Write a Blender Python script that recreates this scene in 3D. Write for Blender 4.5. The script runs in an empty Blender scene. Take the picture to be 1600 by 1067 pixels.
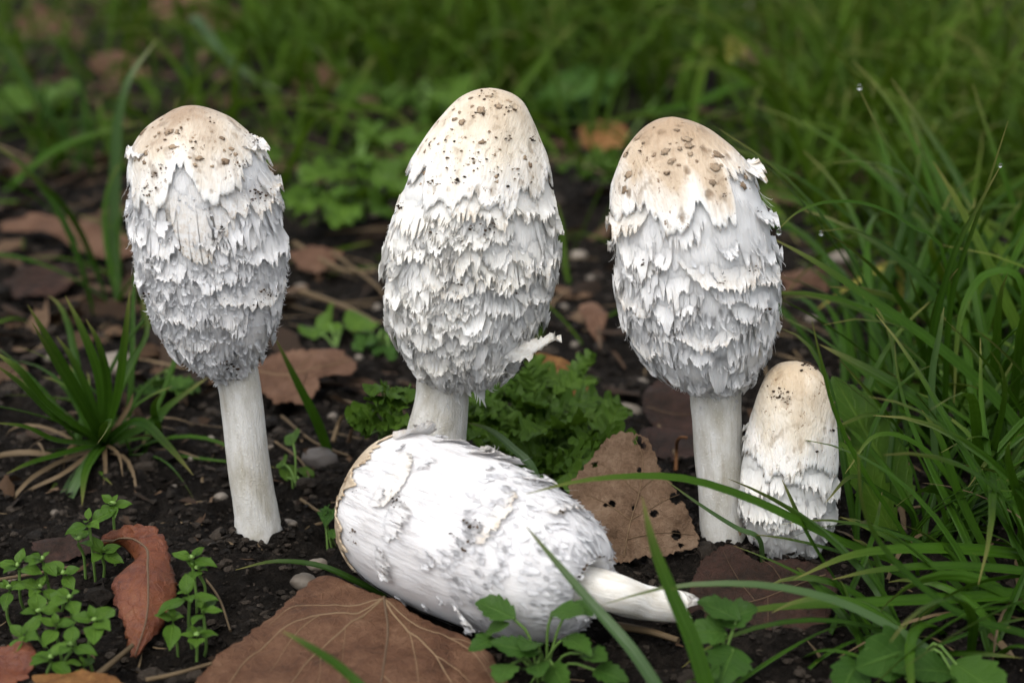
import bpy, math, random
import numpy as np
from mathutils import Matrix, Vector

# ------------------------------------------------------------------ camera, sky, sun, exposure
S = 0.01                                   # everything below is written in centimetres
R = math.radians
scene = bpy.context.scene
COL = scene.collection

PITCH, CAM, FPX = 18.0, np.array([0.0, -55.2, 24.2]), 3117.0
cd = bpy.data.cameras.new('camera'); cam = bpy.data.objects.new('camera', cd); COL.objects.link(cam)
cam.location = CAM * S; cam.rotation_euler = (R(90 - PITCH), 0, 0)
cd.sensor_width = 36; cd.lens = FPX / 1600 * 36; cd.clip_start = .01; cd.clip_end = 500
cd.dof.use_dof = True; cd.dof.focus_distance = .568; cd.dof.aperture_fstop = 10.5; cd.dof.aperture_blades = 7
scene.camera = cam

SUN_EL, SUN_AZ = 62.0, -150.0              # azimuth from +Y (behind the mushrooms) towards +X
w = bpy.data.worlds.new('World'); scene.world = w; w.use_nodes = True
wn = w.node_tree
sky = wn.nodes.new('ShaderNodeTexSky'); sky.sky_type = 'NISHITA'; sky.sun_disc = False
sky.sun_elevation = R(SUN_EL); sky.sun_rotation = R(SUN_AZ); sky.air_density = 1.0; sky.dust_density = 4.0; sky.ozone_density = 1.0
bg = wn.nodes['Background']; bg.inputs[1].default_value = .14
grey = wn.nodes.new('ShaderNodeHueSaturation'); grey.inputs['Saturation'].default_value = .30   # an overcast sky is nearly white
wn.links.new(sky.outputs[0], grey.inputs['Color']); wn.links.new(grey.outputs[0], bg.inputs[0])
sl = bpy.data.lights.new('sun', 'SUN'); sun = bpy.data.objects.new('sun', sl); COL.objects.link(sun)
sl.energy = 0.95; sl.angle = R(65); sl.color = (1.0, .955, .88)
_d = Vector((math.sin(R(SUN_AZ)) * math.cos(R(SUN_EL)), math.cos(R(SUN_AZ)) * math.cos(R(SUN_EL)), math.sin(R(SUN_EL))))
sun.rotation_euler = _d.to_track_quat('Z', 'Y').to_euler(); sun.location = (0, 0, 1)
vs = scene.view_settings; vs.view_transform = 'Standard'; vs.look = 'None'; vs.gamma = 1; vs.use_curve_mapping = False
vs.exposure = 0.86
cy = scene.cycles; cy.use_denoising = True; cy.max_bounces = 8; cy.diffuse_bounces = 3; cy.transmission_bounces = 6
cy.transparent_max_bounces = 8; cy.use_adaptive_sampling = True; cy.adaptive_threshold = .015

# ------------------------------------------------------------------ pixel -> world helpers (photograph is 1600 x 1067)
_c, _s = math.cos(R(PITCH)), math.sin(R(PITCH))
FWD, UP, RT = np.array([0, _c, -_s]), np.array([0, _s, _c]), np.array([1.0, 0, 0])
def ray(px, py): return FWD * FPX + RT * (px - 800) - UP * (py - 533.5)
def PY(px, py, Y):
    d = ray(px, py); return CAM + d * ((Y - CAM[1]) / d[1])
def G(px, py, z=0.0):
    d = ray(px, py); return CAM + d * ((z - CAM[2]) / d[2])
def PP(px, py, p, n):
    d = ray(px, py); return CAM + d * (np.dot(np.array(p) - CAM, n) / np.dot(d, n))
def proj(p):
    q = np.asarray(p, float) - CAM
    z = q @ FWD
    return 800 + FPX * (q @ RT) / z, 533.5 - FPX * (q @ UP) / z

rng = np.random.RandomState(7); random.seed(5)
_tab = {}
def vnoise(x, y, seed=0):
    if seed not in _tab: _tab[seed] = np.random.RandomState(1000 + seed).rand(256, 256)
    T = _tab[seed]; x = np.asarray(x, float); y = np.asarray(y, float)
    xi = np.floor(x).astype(int); yi = np.floor(y).astype(int); fx = x - xi; fy = y - yi
    fx = fx * fx * (3 - 2 * fx); fy = fy * fy * (3 - 2 * fy)
    a = T[xi & 255, yi & 255]; b = T[(xi + 1) & 255, yi & 255]; c = T[xi & 255, (yi + 1) & 255]; d = T[(xi + 1) & 255, (yi + 1) & 255]
    return (a * (1 - fx) + b * fx) * (1 - fy) + (c * (1 - fx) + d * fx) * fy
def fbm(x, y, o=4, seed=0):
    r = 0; a = .5
    for i in range(o):
        r = r + a * (vnoise(x * 2 ** i + 17.3 * i, y * 2 ** i + 5.1 * i, seed + i) - .5); a *= .5
    return r * 2
def H(x, y):                               # soil height
    x = np.asarray(x, float); y = np.asarray(y, float)
    far = np.clip((y - 18) / 40, 0, 1)
    h = fbm(x * .07 + 3, y * .07, 2, 1) * (.55 + 1.6 * far)
    h = h + fbm(x * .38, y * .38, 2, 5) * .42
    b = np.abs(fbm(x * .9 + 9, y * .9, 3, 9)); h = h + (.16 - b) * .85
    h = h + (.2 - np.abs(fbm(x * 2.6, y * 2.6, 2, 13))) * .30
    for bx, by in ((-7.6, 0.0), (6.4, -.45), (8.2, -1.2), (-2.4, .4)):      # soil pushed up round each foot
        h = h + .32 * np.exp(-((x - bx) ** 2 + (y - by) ** 2) / 1.5)
    return h - .05

# ------------------------------------------------------------------ mesh building
class Buf:
    def __init__(s): s.V = []; s.Q = []; s.T = []; s.U = []; s.A = []; s.B = []; s.n = 0
    def add(s, V, Q=None, T=None, U=None, A=0.0, B=0.0):
        V = np.asarray(V, float).reshape(-1, 3); k = len(V)
        if Q is not None and len(Q): s.Q.append(np.asarray(Q, int).reshape(-1, 4) + s.n)
        if T is not None and len(T): s.T.append(np.asarray(T, int).reshape(-1, 3) + s.n)
        s.V.append(V); s.U.append(np.zeros((k, 3)) if U is None else np.asarray(U, float).reshape(k, 3))
        s.A.append(np.broadcast_to(np.asarray(A, float).ravel() if np.ndim(A) else A, (k,)).copy())
        s.B.append(np.broadcast_to(np.asarray(B, float).ravel() if np.ndim(B) else B, (k,)).copy())
        s.n += k; return s
    def build(s, name, mat, parent=None, origin=None, smooth=True):
        V = np.concatenate(s.V); me = bpy.data.meshes.new(name)
        if origin is None: origin = parent['_o'] if parent is not None and '_o' in parent else (0, 0, 0)
        o = np.array(list(origin), float)
        V = (V - o) * S
        Q = np.concatenate(s.Q) if s.Q else np.zeros((0, 4), int); T = np.concatenate(s.T) if s.T else np.zeros((0, 3), int)
        loops = np.concatenate([Q.ravel(), T.ravel()]).astype(np.int32); nf = len(Q) + len(T)
        me.vertices.add(len(V)); me.vertices.foreach_set('co', V.astype(np.float32).ravel())
        me.loops.add(len(loops)); me.loops.foreach_set('vertex_index', loops)
        me.polygons.add(nf)
        st = np.concatenate([np.arange(len(Q)) * 4, len(Q) * 4 + np.arange(len(T)) * 3]).astype(np.int32)
        me.polygons.foreach_set('loop_start', st)
        me.polygons.foreach_set('use_smooth', np.full(nf, bool(smooth)))
        me.attributes.new('st', 'FLOAT_VECTOR', 'POINT').data.foreach_set('vector', np.concatenate(s.U).astype(np.float32).ravel())
        me.attributes.new('ta', 'FLOAT', 'POINT').data.foreach_set('value', np.concatenate(s.A).astype(np.float32))
        me.attributes.new('tb', 'FLOAT', 'POINT').data.foreach_set('value', np.concatenate(s.B).astype(np.float32))
        me.update(calc_edges=True); me.validate()
        me.materials.append(mat)
        ob = bpy.data.objects.new(name, me); COL.objects.link(ob)
        if parent is not None: ob.parent = parent
        else: ob.location = o * S
        ob['_o'] = [float(v) for v in o]
        return ob
def tag(o, label=None, cat=None, group=None, kind=None):
    if label: o['label'] = label
    if cat: o['category'] = cat
    if group: o['group'] = group
    if kind: o['kind'] = kind
    return o
def thing(name, label, cat, loc, group=None):
    o = bpy.data.objects.new(name, None); COL.objects.link(o); o.empty_display_size = .01
    loc = [float(v) for v in loc]; o.location = [v * S for v in loc]; o['_o'] = loc
    return tag(o, label, cat, group)
def gridq(n, m, closed=False):             # n rows of m columns
    i, j = np.meshgrid(np.arange(n - 1), np.arange(m if closed else m - 1), indexing='ij')
    k = (j + 1) % m
    return np.stack([i * m + j, i * m + k, (i + 1) * m + k, (i + 1) * m + j], -1).reshape(-1, 4)
def many(q, n, k):                         # the same faces q for n pieces of k vertices
    q = np.asarray(q); return (q[None] + (np.arange(n) * k)[:, None, None]).reshape(-1, q.shape[1])
def unit(v): v = np.asarray(v, float); return v / (np.linalg.norm(v, axis=-1, keepdims=True) + 1e-12)
def spline(P, n):
    P = np.asarray(P, float)
    if len(P) == 2: return P[0] + (P[1] - P[0]) * np.linspace(0, 1, n)[:, None]
    E = np.vstack([2 * P[0] - P[1], P, 2 * P[-1] - P[-2]])
    t = np.linspace(0, len(P) - 1, n); i = np.minimum(t.astype(int), len(P) - 2); f = (t - i)[:, None]
    a, b, c, d = E[i], E[i + 1], E[i + 2], E[i + 3]
    return .5 * (2 * b + (c - a) * f + (2 * a - 5 * b + 4 * c - d) * f ** 2 + (3 * b - a - 3 * c + d) * f ** 3)

# ------------------------------------------------------------------ materials
class M:
    def __init__(s, name):
        s.m = bpy.data.materials.new(name); s.m.use_nodes = True; s.t = s.m.node_tree; s.t.nodes.clear()
    def n(s, typ, ins=None, **props):
        nd = s.t.nodes.new('ShaderNode' + typ)
        for k, v in props.items(): setattr(nd, k, v)
        for k, v in (ins or {}).items():
            if isinstance(v, bpy.types.NodeSocket): s.t.links.new(v, nd.inputs[k])
            else: nd.inputs[k].default_value = v
        return nd
    def attr(s, name, out='Fac'): return s.n('Attribute', attribute_name=name).outputs[out]
    def cm(s): 
        tc = s.n('TexCoord'); return s.n('VectorMath', {0: tc.outputs['Object'], 'Scale': 100.0}, operation='SCALE').outputs[0]
    def scaled(s, v, sc): return s.n('VectorMath', {0: v, 1: sc}, operation='MULTIPLY').outputs[0]
    def noise(s, v, sc, det=3, rough=.55, dist=0): return s.n('TexNoise', {'Vector': v, 'Scale': sc, 'Detail': det, 'Roughness': rough, 'Distortion': dist}).outputs['Fac']
    def ramp(s, f, stops):
        r = s.n('ValToRGB', {'Fac': f}); e = r.color_ramp.elements
        while len(e) < len(stops): e.new(.5)
        for q, (p, c) in zip(e, stops): q.position = p; q.color = (*c, 1) if not np.isscalar(c) else (c, c, c, 1)
        return r.outputs[0]
    def mix(s, f, a, b, bt='MIX'):
        x = s.n('Mix', data_type='RGBA', blend_type=bt)
        for k, v in ((0, f), (6, a), (7, b)):
            if isinstance(v, bpy.types.NodeSocket): s.t.links.new(v, x.inputs[k])
            else: x.inputs[k].default_value = v if k == 0 else (*v, 1)
        return x.outputs[2]
    def math(s, op, a, b=0.0, c=0.0):
        return s.n('Math', {0: a, 1: b, 2: c}, operation=op).outputs[0]
    def bump(s, h, strength=.5, dist=.0005, normal=None):
        i = {'Height': h, 'Strength': strength, 'Distance': dist}
        if normal is not None: i['Normal'] = normal
        return s.n('Bump', i).outputs[0]
    def out(s, sh): 
        o = s.n('OutputMaterial'); s.t.links.new(sh, o.inputs[0]); return s.m
    def bsdf(s, col, rough=.6, normal=None, spec=.4, sss=0, rad=(1, .8, .7), sc=.002, transl=0, tcol=None, **kw):
        i = {'Base Color': col if isinstance(col, bpy.types.NodeSocket) else (*col, 1), 'Roughness': rough, 'Specular IOR Level': spec}
        if sss: i.update({'Subsurface Weight': sss, 'Subsurface Radius': rad, 'Subsurface Scale': sc})
        if normal is not None: i['Normal'] = normal
        i.update(kw)
        sh = s.n('BsdfPrincipled', i).outputs[0]
        if transl:
            tc = tcol if tcol is not None else i['Base Color']
            ti = {'Color': tc if isinstance(tc, bpy.types.NodeSocket) else (*tc[:3], 1)}
            if normal is not None: ti['Normal'] = normal
            tr = s.n('BsdfTranslucent', ti).outputs[0]
            sh = s.n('MixShader', {0: transl, 1: sh, 2: tr}).outputs[0]
        return sh

def mat_fibre(name, tint=(.86, .86, .865), warm=(.80, .74, .61), stain=(.42, .29, .15), streak=.8):
    m = M(name); st = m.attr('st', 'Vector'); ta = m.attr('ta'); tb = m.attr('tb')
    f1 = m.noise(m.scaled(st, (9, 1.1, 9)), 1.6, 4, .6, .3)
    f2 = m.noise(m.scaled(st, (28, 2.2, 28)), 1.5, 3, .6)
    p = m.noise(st, 1.3, 4, .6)
    col = m.mix(m.math('MULTIPLY', ta, m.ramp(p, [(.3, .25), (.65, 1.0)])), tint, warm)
    col = m.mix(m.ramp(f2, [(.35, .10), (.6, 0.0)]), col, (.66, .66, .68))
    col = m.mix(m.math('MULTIPLY', tb, m.ramp(m.noise(st, 7, 4, .7), [(.47, 0.0), (.62, 1.0)])), col, stain)
    h = m.math('ADD', f1, m.math('MULTIPLY', f2, .45))
    b = m.bump(h, streak, .0008)
    return m.out(m.bsdf(col, .45, b, .3, sss=.75, rad=(1, .95, .9), sc=.0048, transl=.10))
def mat_crown(name, brown=(.50, .37, .24), cream=(.80, .74, .62), spot=(.17, .10, .05), scabs=.7, edge=(.78, .76, .72)):
    m = M(name); st = m.attr('st', 'Vector'); ta = m.attr('ta'); tb = m.attr('tb')
    p = m.noise(st, 1.1, 4, .6, .2)
    t = m.math('ADD', ta, m.math('MULTIPLY', m.math('SUBTRACT', p, .5), .9))
    col = m.ramp(t, [(.18, brown), (.56, cream), (.92, edge)])
    sp = m.noise(st, 2.6, 3, .55, .2)
    col = m.mix(m.ramp(sp, [(.57, 0.0), (.68, .5)]), col, (brown[0] * .6, brown[1] * .55, brown[2] * .48))
    s2 = m.noise(st, 9, 3, .7)
    gate = m.noise(m.scaled(st, (1, 1, 1)), 1.7, 2, .5)
    g = m.math('MULTIPLY', m.ramp(s2, [(.60, 0.0), (.66, 1.0)]), m.ramp(gate, [(.48, 0.0), (.6, 1.0)]))
    col = m.mix(g, col, spot)
    vo = m.n('TexVoronoi', {'Vector': m.n('VectorMath', {0: st, 1: m.n('VectorMath', {0: m.n('TexNoise', {'Vector': st, 'Scale': 3.0}).outputs['Color'], 'Scale': .35}, operation='SCALE').outputs[0]}, operation='ADD').outputs[0], 'Scale': 1.9})
    vd = m.math('ADD', vo.outputs['Distance'], m.math('MULTIPLY', m.n('SeparateColor', {0: vo.outputs['Color']}).outputs[0], .32))
    scab = m.ramp(vd, [(.20, .75), (.27, .45), (.36, 0.0)])
    col = m.mix(m.math('MULTIPLY', scab, scabs), col, (brown[0] * .50, brown[1] * .45, brown[2] * .38))
    f = m.noise(m.scaled(st, (8, 1.2, 8)), 1.6, 3, .6)
    f = m.math('ADD', f, m.math('MULTIPLY', scab, .9))
    h = m.math('ADD', m.math('MULTIPLY', f, .5), m.math('ADD', m.math('MULTIPLY', sp, .5), m.math('MULTIPLY', s2, .2)))
    b = m.bump(h, .7, .0011)
    return m.out(m.bsdf(col, .42, b, .32, sss=.5, rad=(1, .85, .7), sc=.0026))
def mat_stipe(name, col=(.64, .635, .605)):
    m = M(name); st = m.attr('st', 'Vector')
    p = m.noise(m.scaled(st, (1.2, .5, 1)), 1.4, 4, .6)
    c = m.ramp(p, [(.32, (col[0] * .66, col[1] * .63, col[2] * .56)), (.60, col)])
    sp = m.noise(st, 16, 2, .6)
    c = m.mix(m.ramp(sp, [(.62, 0.0), (.74, .8)]), c, (.88, .88, .86))
    c = m.mix(m.ramp(m.noise(m.scaled(st, (3, .35, 3)), 1.3, 5, .7), [(.55, 0.0), (.72, .45)]), c, (.36, .31, .24))
    c = m.mix(m.ramp(m.math('ADD', m.attr('ta'), m.math('MULTIPLY', m.math('SUBTRACT', m.noise(st, 5, 4, .7), .5), 1.2)), [(.45, 0.0), (.82, .85)]), c, (.075, .058, .043))
    f = m.noise(m.scaled(st, (9, .9, 9)), 1.5, 3, .6)
    b = m.bump(m.math('ADD', f, m.math('MULTIPLY', sp, .6)), .6, .0010)
    return m.out(m.bsdf(c, .55, b, .2, sss=.45, rad=(1, .9, .75), sc=.003))
def mat_soil():
    m = M('soil'); v = m.cm()
    a = m.noise(v, .35, 4, .6); b = m.noise(v, 3.2, 5, .7); c = m.noise(v, 14, 4, .7)
    col = m.ramp(m.math('ADD', m.math('MULTIPLY', a, .4), m.math('MULTIPLY', b, .6)), [(.38, (.0045, .0038, .0031)), (.53, (.012, .010, .0083)), (.66, (.030, .024, .019)), (.80, (.060, .046, .036))])
    col = m.mix(m.ramp(c, [(.66, 0.0), (.78, .6)]), col, (.12, .095, .07))
    n1 = m.bump(b, .8, .004); n2 = m.bump(c, .8, .0014, n1)
    return m.out(m.bsdf(col, m.ramp(c, [(.3, .40), (.65, .9)]), n2, .05))
def mat_crumb():
    m = M('soil_crumb'); v = m.cm(); ta = m.attr('ta')
    c = m.noise(v, 9, 4, .7)
    col = m.mix(m.math('POWER', ta, 2.0), (.006, .0051, .0043), (.046, .037, .029))
    col = m.mix(m.ramp(c, [(.4, .0), (.75, .5)]), col, (.024, .019, .015))
    return m.out(m.bsdf(col, m.ramp(c, [(.3, .35), (.6, .85)]), m.bump(c, .8, .0012), .08))
def mat_grass(name, lo=(.022, .070, .012), hi=(.085, .20, .035), tip=(.20, .17, .06), transl=.33, obj=False, rough=.34, spec=.5):
    m = M(name); st = m.attr('st', 'Vector'); ta = m.attr('ta')
    if obj: ta = m.n('ObjectInfo').outputs['Random']
    sx = m.n('SeparateXYZ', {0: st})
    n = m.noise(st, 1.2, 3, .6)
    col = m.mix(m.math('MULTIPLY_ADD', n, .5, m.math('MULTIPLY', ta, .6)), lo, hi)
    vein = m.math('SINE', m.math('MULTIPLY', sx.outputs[0], 42.0))
    col = m.mix(m.math('MULTIPLY_ADD', vein, .09, .09), col, (hi[0] * 1.3, hi[1] * 1.2, hi[2] * 1.4))
    e = m.math('POWER', sx.outputs[2], 9.0)
    col = m.mix(m.math('MULTIPLY', e, .8), col, tip)
    spot = m.noise(st, 5.5, 2, .5)
    col = m.mix(m.ramp(spot, [(.70, 0.0), (.8, .35)]), col, tip)
    b = m.bump(vein, .25, .0003)
    rg = m.ramp(m.noise(st, 2.0, 3, .6), [(.3, rough - .08), (.7, rough + .2)])
    return m.out(m.bsdf(col, rg, b, spec, transl=transl, tcol=m.mix(.5, col, (hi[0] * 1.5, hi[1] * 1.35, hi[2] * .8))))
def mat_straw(name, a=(.17, .115, .055), b=(.36, .27, .15)):
    m = M(name); st = m.attr('st', 'Vector'); v = m.cm()
    n = m.noise(v, 2.0, 4, .65)
    r = m.n('ObjectInfo').outputs['Random']
    col = m.mix(m.math('MULTIPLY_ADD', n, .7, m.math('MULTIPLY', r, .4)), a, b)
    return m.out(m.bsdf(col, .6, m.bump(m.noise(m.scaled(st, (30, 1, 1)), 1.0, 2, .5), .4, .0006), .3, transl=.15))
def mat_leaf(name, lo=(.030, .095, .018), hi=(.085, .22, .040), transl=.3, rough=.32, sc=1.0):
    m = M(name); st = m.attr('st', 'Vector')          # x across -1..1, y along 0..1, z random
    sx = m.n('SeparateXYZ', {0: st}); v = m.cm()
    n = m.noise(v, 1.6 * sc, 4, .6)
    col = m.mix(m.math('MULTIPLY_ADD', sx.outputs[2], .5, m.math('MULTIPLY', n, .6)), lo, hi)
    ax = m.math('ABSOLUTE', sx.outputs[0])
    mid = m.ramp(ax, [(.03, 1.0), (.10, 0.0)])
    lat = m.math('SINE', m.math('MULTIPLY', m.math('SUBTRACT', sx.outputs[1], m.math('MULTIPLY', ax, .22)), 46.0))
    lat = m.ramp(lat, [(.80, 0.0), (.98, .5)])
    col = m.mix(m.math('MULTIPLY', m.math('MAXIMUM', mid, lat), .35), col, (hi[0] * 1.7, hi[1] * 1.5, hi[2] * 1.9))
    h = m.math('SUBTRACT', m.math('MULTIPLY', m.noise(v, 5 * sc, 3, .6), .6), m.math('MULTIPLY', m.math('MAXIMUM', mid, lat), .5))
    return m.out(m.bsdf(col, m.ramp(n, [(.3, rough - .08), (.7, rough + .18)]), m.bump(h, .6, .0009), .15, transl=transl, tcol=m.mix(.5, col, (hi[0] * 1.5, hi[1] * 1.4, hi[2] * .8))))
def mat_dead(name, cols, rough=.55, sc=1.0, transl=.10, bumpd=.0012, spots=(.05, .03, .018), spotamt=.5, spec=.12):
    m = M(name); v = m.cm()
    n = m.noise(v, .7 * sc, 5, .62, .3); n2 = m.noise(v, 5 * sc, 5, .7); n3 = m.noise(v, 22 * sc, 3, .7)
    t = m.math('ADD', m.math('MULTIPLY', n, .62), m.math('MULTIPLY', n2, .38))
    k = len(cols)
    col = m.ramp(t, [(.34 + .32 * i / (k - 1), c) for i, c in enumerate(cols)])
    col = m.mix(m.ramp(n2, [(.60, 0.0), (.76, spotamt)]), col, spots)
    col = m.mix(m.ramp(n3, [(.55, 0.0), (.8, .35)]), col, [min(1, c * 1.5) for c in cols[-1]])
    vo = m.n('TexVoronoi', {'Vector': v, 'Scale': 3.2 * sc}, feature='DISTANCE_TO_EDGE').outputs['Distance']     # the net of finest veins
    net = m.ramp(vo, [(.0, 1.0), (.05, 0.0)])
    col = m.mix(m.math('MULTIPLY', net, .25), col, [min(1, c * 1.25) for c in cols[-1]])
    b = m.bump(m.math('ADD', n2, m.math('MULTIPLY', net, .25)), .6, bumpd, m.bump(n3, .5, bumpd * .35))
    return m.out(m.bsdf(col, m.ramp(n2, [(.3, rough - .12), (.7, rough + .15)]), b, spec, transl=transl))
def mat_stone(name, a, b):
    m = M(name); v = m.cm(); n = m.noise(v, 1.6, 5, .65); n2 = m.noise(v, 12, 4, .7)
    r = m.n('ObjectInfo').outputs['Random']
    col = m.mix(m.math('MULTIPLY_ADD', r, .7, m.math('MULTIPLY', n, .4)), a, b)
    col = m.mix(m.ramp(n2, [(.55, 0.0), (.75, .5)]), col, (.06, .048, .038))
    return m.out(m.bsdf(col, .55, m.bump(n2, .4, .0007), .4))
def mat_water():
    m = M('water'); return m.out(m.bsdf((1, 1, 1), .0, None, .5, **{'Transmission Weight': 1.0, 'IOR': 1.33}))

MF_L = mat_fibre('fibre_cool', (.89, .89, .90)); MF_M = mat_fibre('fibre_warm', (.90, .895, .87), (.82, .77, .65)); MF_R = mat_fibre('fibre_right', (.89, .89, .89), (.80, .73, .60))
MF_F = mat_fibre('fibre_fallen', (.78, .775, .79), (.71, .64, .52), streak=.6); MF_S = mat_fibre('fibre_young', (.85, .85, .83), (.80, .74, .60), streak=.55)
MC_L = mat_crown('crown_tan', (.31, .23, .16), (.54, .47, .38)); MC_M = mat_crown('crown_cream', (.46, .38, .28), (.66, .60, .50)); MC_R = mat_crown('crown_fawn', (.34, .25, .165), (.52, .42, .31), scabs=1.0)
MC_S = mat_crown('crown_young', (.46, .37, .26), (.64, .58, .48), scabs=.4); MC_F = mat_crown('crown_fallen', (.25, .18, .115), (.33, .25, .165), edge=(.46, .38, .28))
def mat_scab():
    m = M('brown_scab'); v = m.cm(); n = m.noise(v, 14, 4, .7)
    col = m.mix(m.math('MULTIPLY_ADD', n, .5, m.math('MULTIPLY', m.attr('ta'), .6)), (.11, .070, .042), (.42, .32, .22))
    return m.out(m.bsdf(col, .6, m.bump(n, .7, .0008), .2, sss=.2, rad=(1, .7, .5), sc=.001))
def mat_speck():
    m = M('soil_speck'); v = m.cm(); n = m.noise(v, 20, 3, .7)
    return m.out(m.bsdf(m.mix(m.math('MULTIPLY', n, m.attr('ta')), (.008, .006, .005), (.16, .105, .062)), .7, None, .15))
MSCAB = mat_scab(); MSPECK = mat_speck()
MSTIPE = mat_stipe('stipe_white'); MSTIPE2 = mat_stipe('stipe_broken', (.86, .84, .80))
MSOIL = mat_soil(); MCRUMB = mat_crumb()
MG_BACK = mat_grass('grass_field', (.0025, .010, .0015), (.062, .122, .010), rough=.45, transl=.30, spec=.05)
MG = mat_grass('grass_blade', (.0035, .016, .0018), (.034, .086, .006), obj=True, rough=.36, transl=.26, spec=.09)
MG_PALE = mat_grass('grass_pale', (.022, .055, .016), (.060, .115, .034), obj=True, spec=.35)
MSTRAW = mat_straw('dry_straw', (.055, .036, .018), (.16, .112, .058)); MTWIG = mat_straw('twig', (.045, .028, .016), (.14, .085, .045))
MCHICK = mat_leaf('chickweed_leaf', (.026, .068, .006), (.072, .145, .016), .28, .40)
MHERB = mat_leaf('herb_leaf', (.014, .045, .006), (.050, .112, .016), .28, .42)
MHERB2 = mat_leaf('herb_leaf_bright', (.024, .062, .006), (.072, .140, .015), .27, .42)
MSTEM = mat_leaf('herb_stem', (.08, .16, .035), (.15, .25, .06), .1, .4)
MYEL = mat_leaf('yellowing_leaf', (.12, .14, .03), (.27, .25, .05), .3, .45)
ML_BIG = mat_dead('dead_leaf_russet', [(0.034, 0.017, 0.010), (0.072, 0.034, 0.019), (0.10, 0.051, 0.029), (0.145, 0.083, 0.050)], .5)
ML_TAN = mat_dead('dead_leaf_tan', [(0.0562, 0.0338, 0.0195), (0.1125, 0.069, 0.042), (0.1613, 0.1065, 0.069), (0.2175, 0.1537, 0.105)], .7, 1.3)
ML_RED = mat_dead('dead_leaf_red', [(0.0338, 0.009, 0.0045), (0.09, 0.0225, 0.009), (0.135, 0.039, 0.0135), (0.165, 0.0638, 0.0263)], .35, 1.0, spec=.35)
ML_DARK = mat_dead('dead_leaf_dark', [(0.0084, 0.0063, 0.0049), (0.0196, 0.0119, 0.0084), (0.0364, 0.0189, 0.014), (0.056, 0.0294, 0.021)], .45, 1.3)
ML_PALE = mat_dead('dead_leaf_pale', [(0.0465, 0.0236, 0.0136), (0.0837, 0.0434, 0.026), (0.1178, 0.0651, 0.0409), (0.1488, 0.0899, 0.0589)], .6)
ML_OR = mat_dead('dead_leaf_orange', [(0.0675, 0.0285, 0.009), (0.1275, 0.0562, 0.018), (0.18, 0.09, 0.03), (0.225, 0.1275, 0.0488)], .5)
MVEIN = mat_straw('leaf_vein', (.12, .075, .040), (.22, .15, .085)); MVEIND = mat_straw('leaf_vein_dark', (.06, .038, .024), (.13, .085, .05))
MSTONE = mat_stone('pebble_pale', (.06, .048, .036), (.21, .18, .145)); MSTONE2 = mat_stone('pebble_dark', (.025, .021, .019), (.09, .078, .07))
MWATER = mat_water()

# ------------------------------------------------------------------ ground
def axis(a, b, step, lim_lo, lim_hi, g=1.12):
    xs = list(np.arange(a, b + 1e-6, step))
    d = step
    while xs[-1] < lim_hi: d *= g; xs.append(xs[-1] + d)
    d = step; lo = []
    x = a
    while x > lim_lo: d *= g; x -= d; lo.append(x)
    return np.array(lo[::-1] + xs)
def ground():
    xs = axis(-20, 20, .14, -6000, 6000); ys = axis(-13, 34, .14, -6000, 6000, 1.10)
    X, Y = np.meshgrid(xs, ys)
    Z = H(X, Y)
    r = np.hypot(X, Y); Z = np.where(r > 400, Z * 400 / np.maximum(r, 1), Z)
    near = (np.abs(X) < 24) & (Y < 45) & (Y > -16)
    Z = Z + np.where(near, fbm(X * 6, Y * 6, 2, 21) * .06, 0)
    b = Buf(); b.add(np.stack([X, Y, Z], -1).reshape(-1, 3), gridq(len(ys), len(xs)))
    tag(b.build('ground', MSOIL), kind='structure')
ground()

# icosahedron for crumbs and stones
_p = (1 + 5 ** .5) / 2
ICO = unit(np.array([(-1, _p, 0), (1, _p, 0), (-1, -_p, 0), (1, -_p, 0), (0, -1, _p), (0, 1, _p), (0, -1, -_p), (0, 1, -_p), (_p, 0, -1), (_p, 0, 1), (-_p, 0, -1), (-_p, 0, 1)]))
ICOF = np.array([(0, 11, 5), (0, 5, 1), (0, 1, 7), (0, 7, 10), (0, 10, 11), (1, 5, 9), (5, 11, 4), (11, 10, 2), (10, 7, 6), (7, 1, 8), (3, 9, 4), (3, 4, 2), (3, 2, 6), (3, 6, 8), (3, 8, 9), (4, 9, 5), (2, 4, 11), (6, 2, 10), (8, 6, 7), (9, 8, 1)])
def subdiv(V, F):
    V = [tuple(v) for v in V]; c = {}; N = []
    def mid(a, b):
        k = (min(a, b), max(a, b))
        if k not in c: c[k] = len(V); V.append(tuple(unit((np.array(V[a]) + np.array(V[b])) / 2)))
        return c[k]
    for a, b, d in F:
        x, y, z = mid(a, b), mid(b, d), mid(d, a); N += [(a, x, z), (b, y, x), (d, z, y), (x, y, z)]
    return np.array(V), np.array(N)
ICO2, ICO2F = subdiv(ICO, ICOF); ICO3, ICO3F = subdiv(ICO2, ICO2F)
def crumbs(pos, size, V0=ICO, F0=ICOF, jit=.28, buf=None, flat=.75, seed=0):
    r = np.random.RandomState(seed); n = len(pos); k = len(V0)
    Rm = unit(r.randn(n, 3, 3)); u = unit(Rm[:, 0]); v = unit(np.cross(u, Rm[:, 1])); w_ = np.cross(u, v)
    V = V0[None] * (1 + jit * r.randn(n, k, 1))
    V = V[..., 0:1] * u[:, None] + V[..., 1:2] * v[:, None] + V[..., 2:3] * w_[:, None]
    V = V * (size[:, None, None] * np.stack([r.uniform(.8, 1.3, n), r.uniform(.8, 1.3, n), r.uniform(.8, 1.0, n) * flat], -1)[:, None])
    V = V + pos[:, None]
    buf = buf or Buf()
    buf.add(V.reshape(-1, 3), None, many(F0, n, k), A=np.repeat(r.rand(n), k))
    return buf
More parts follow.
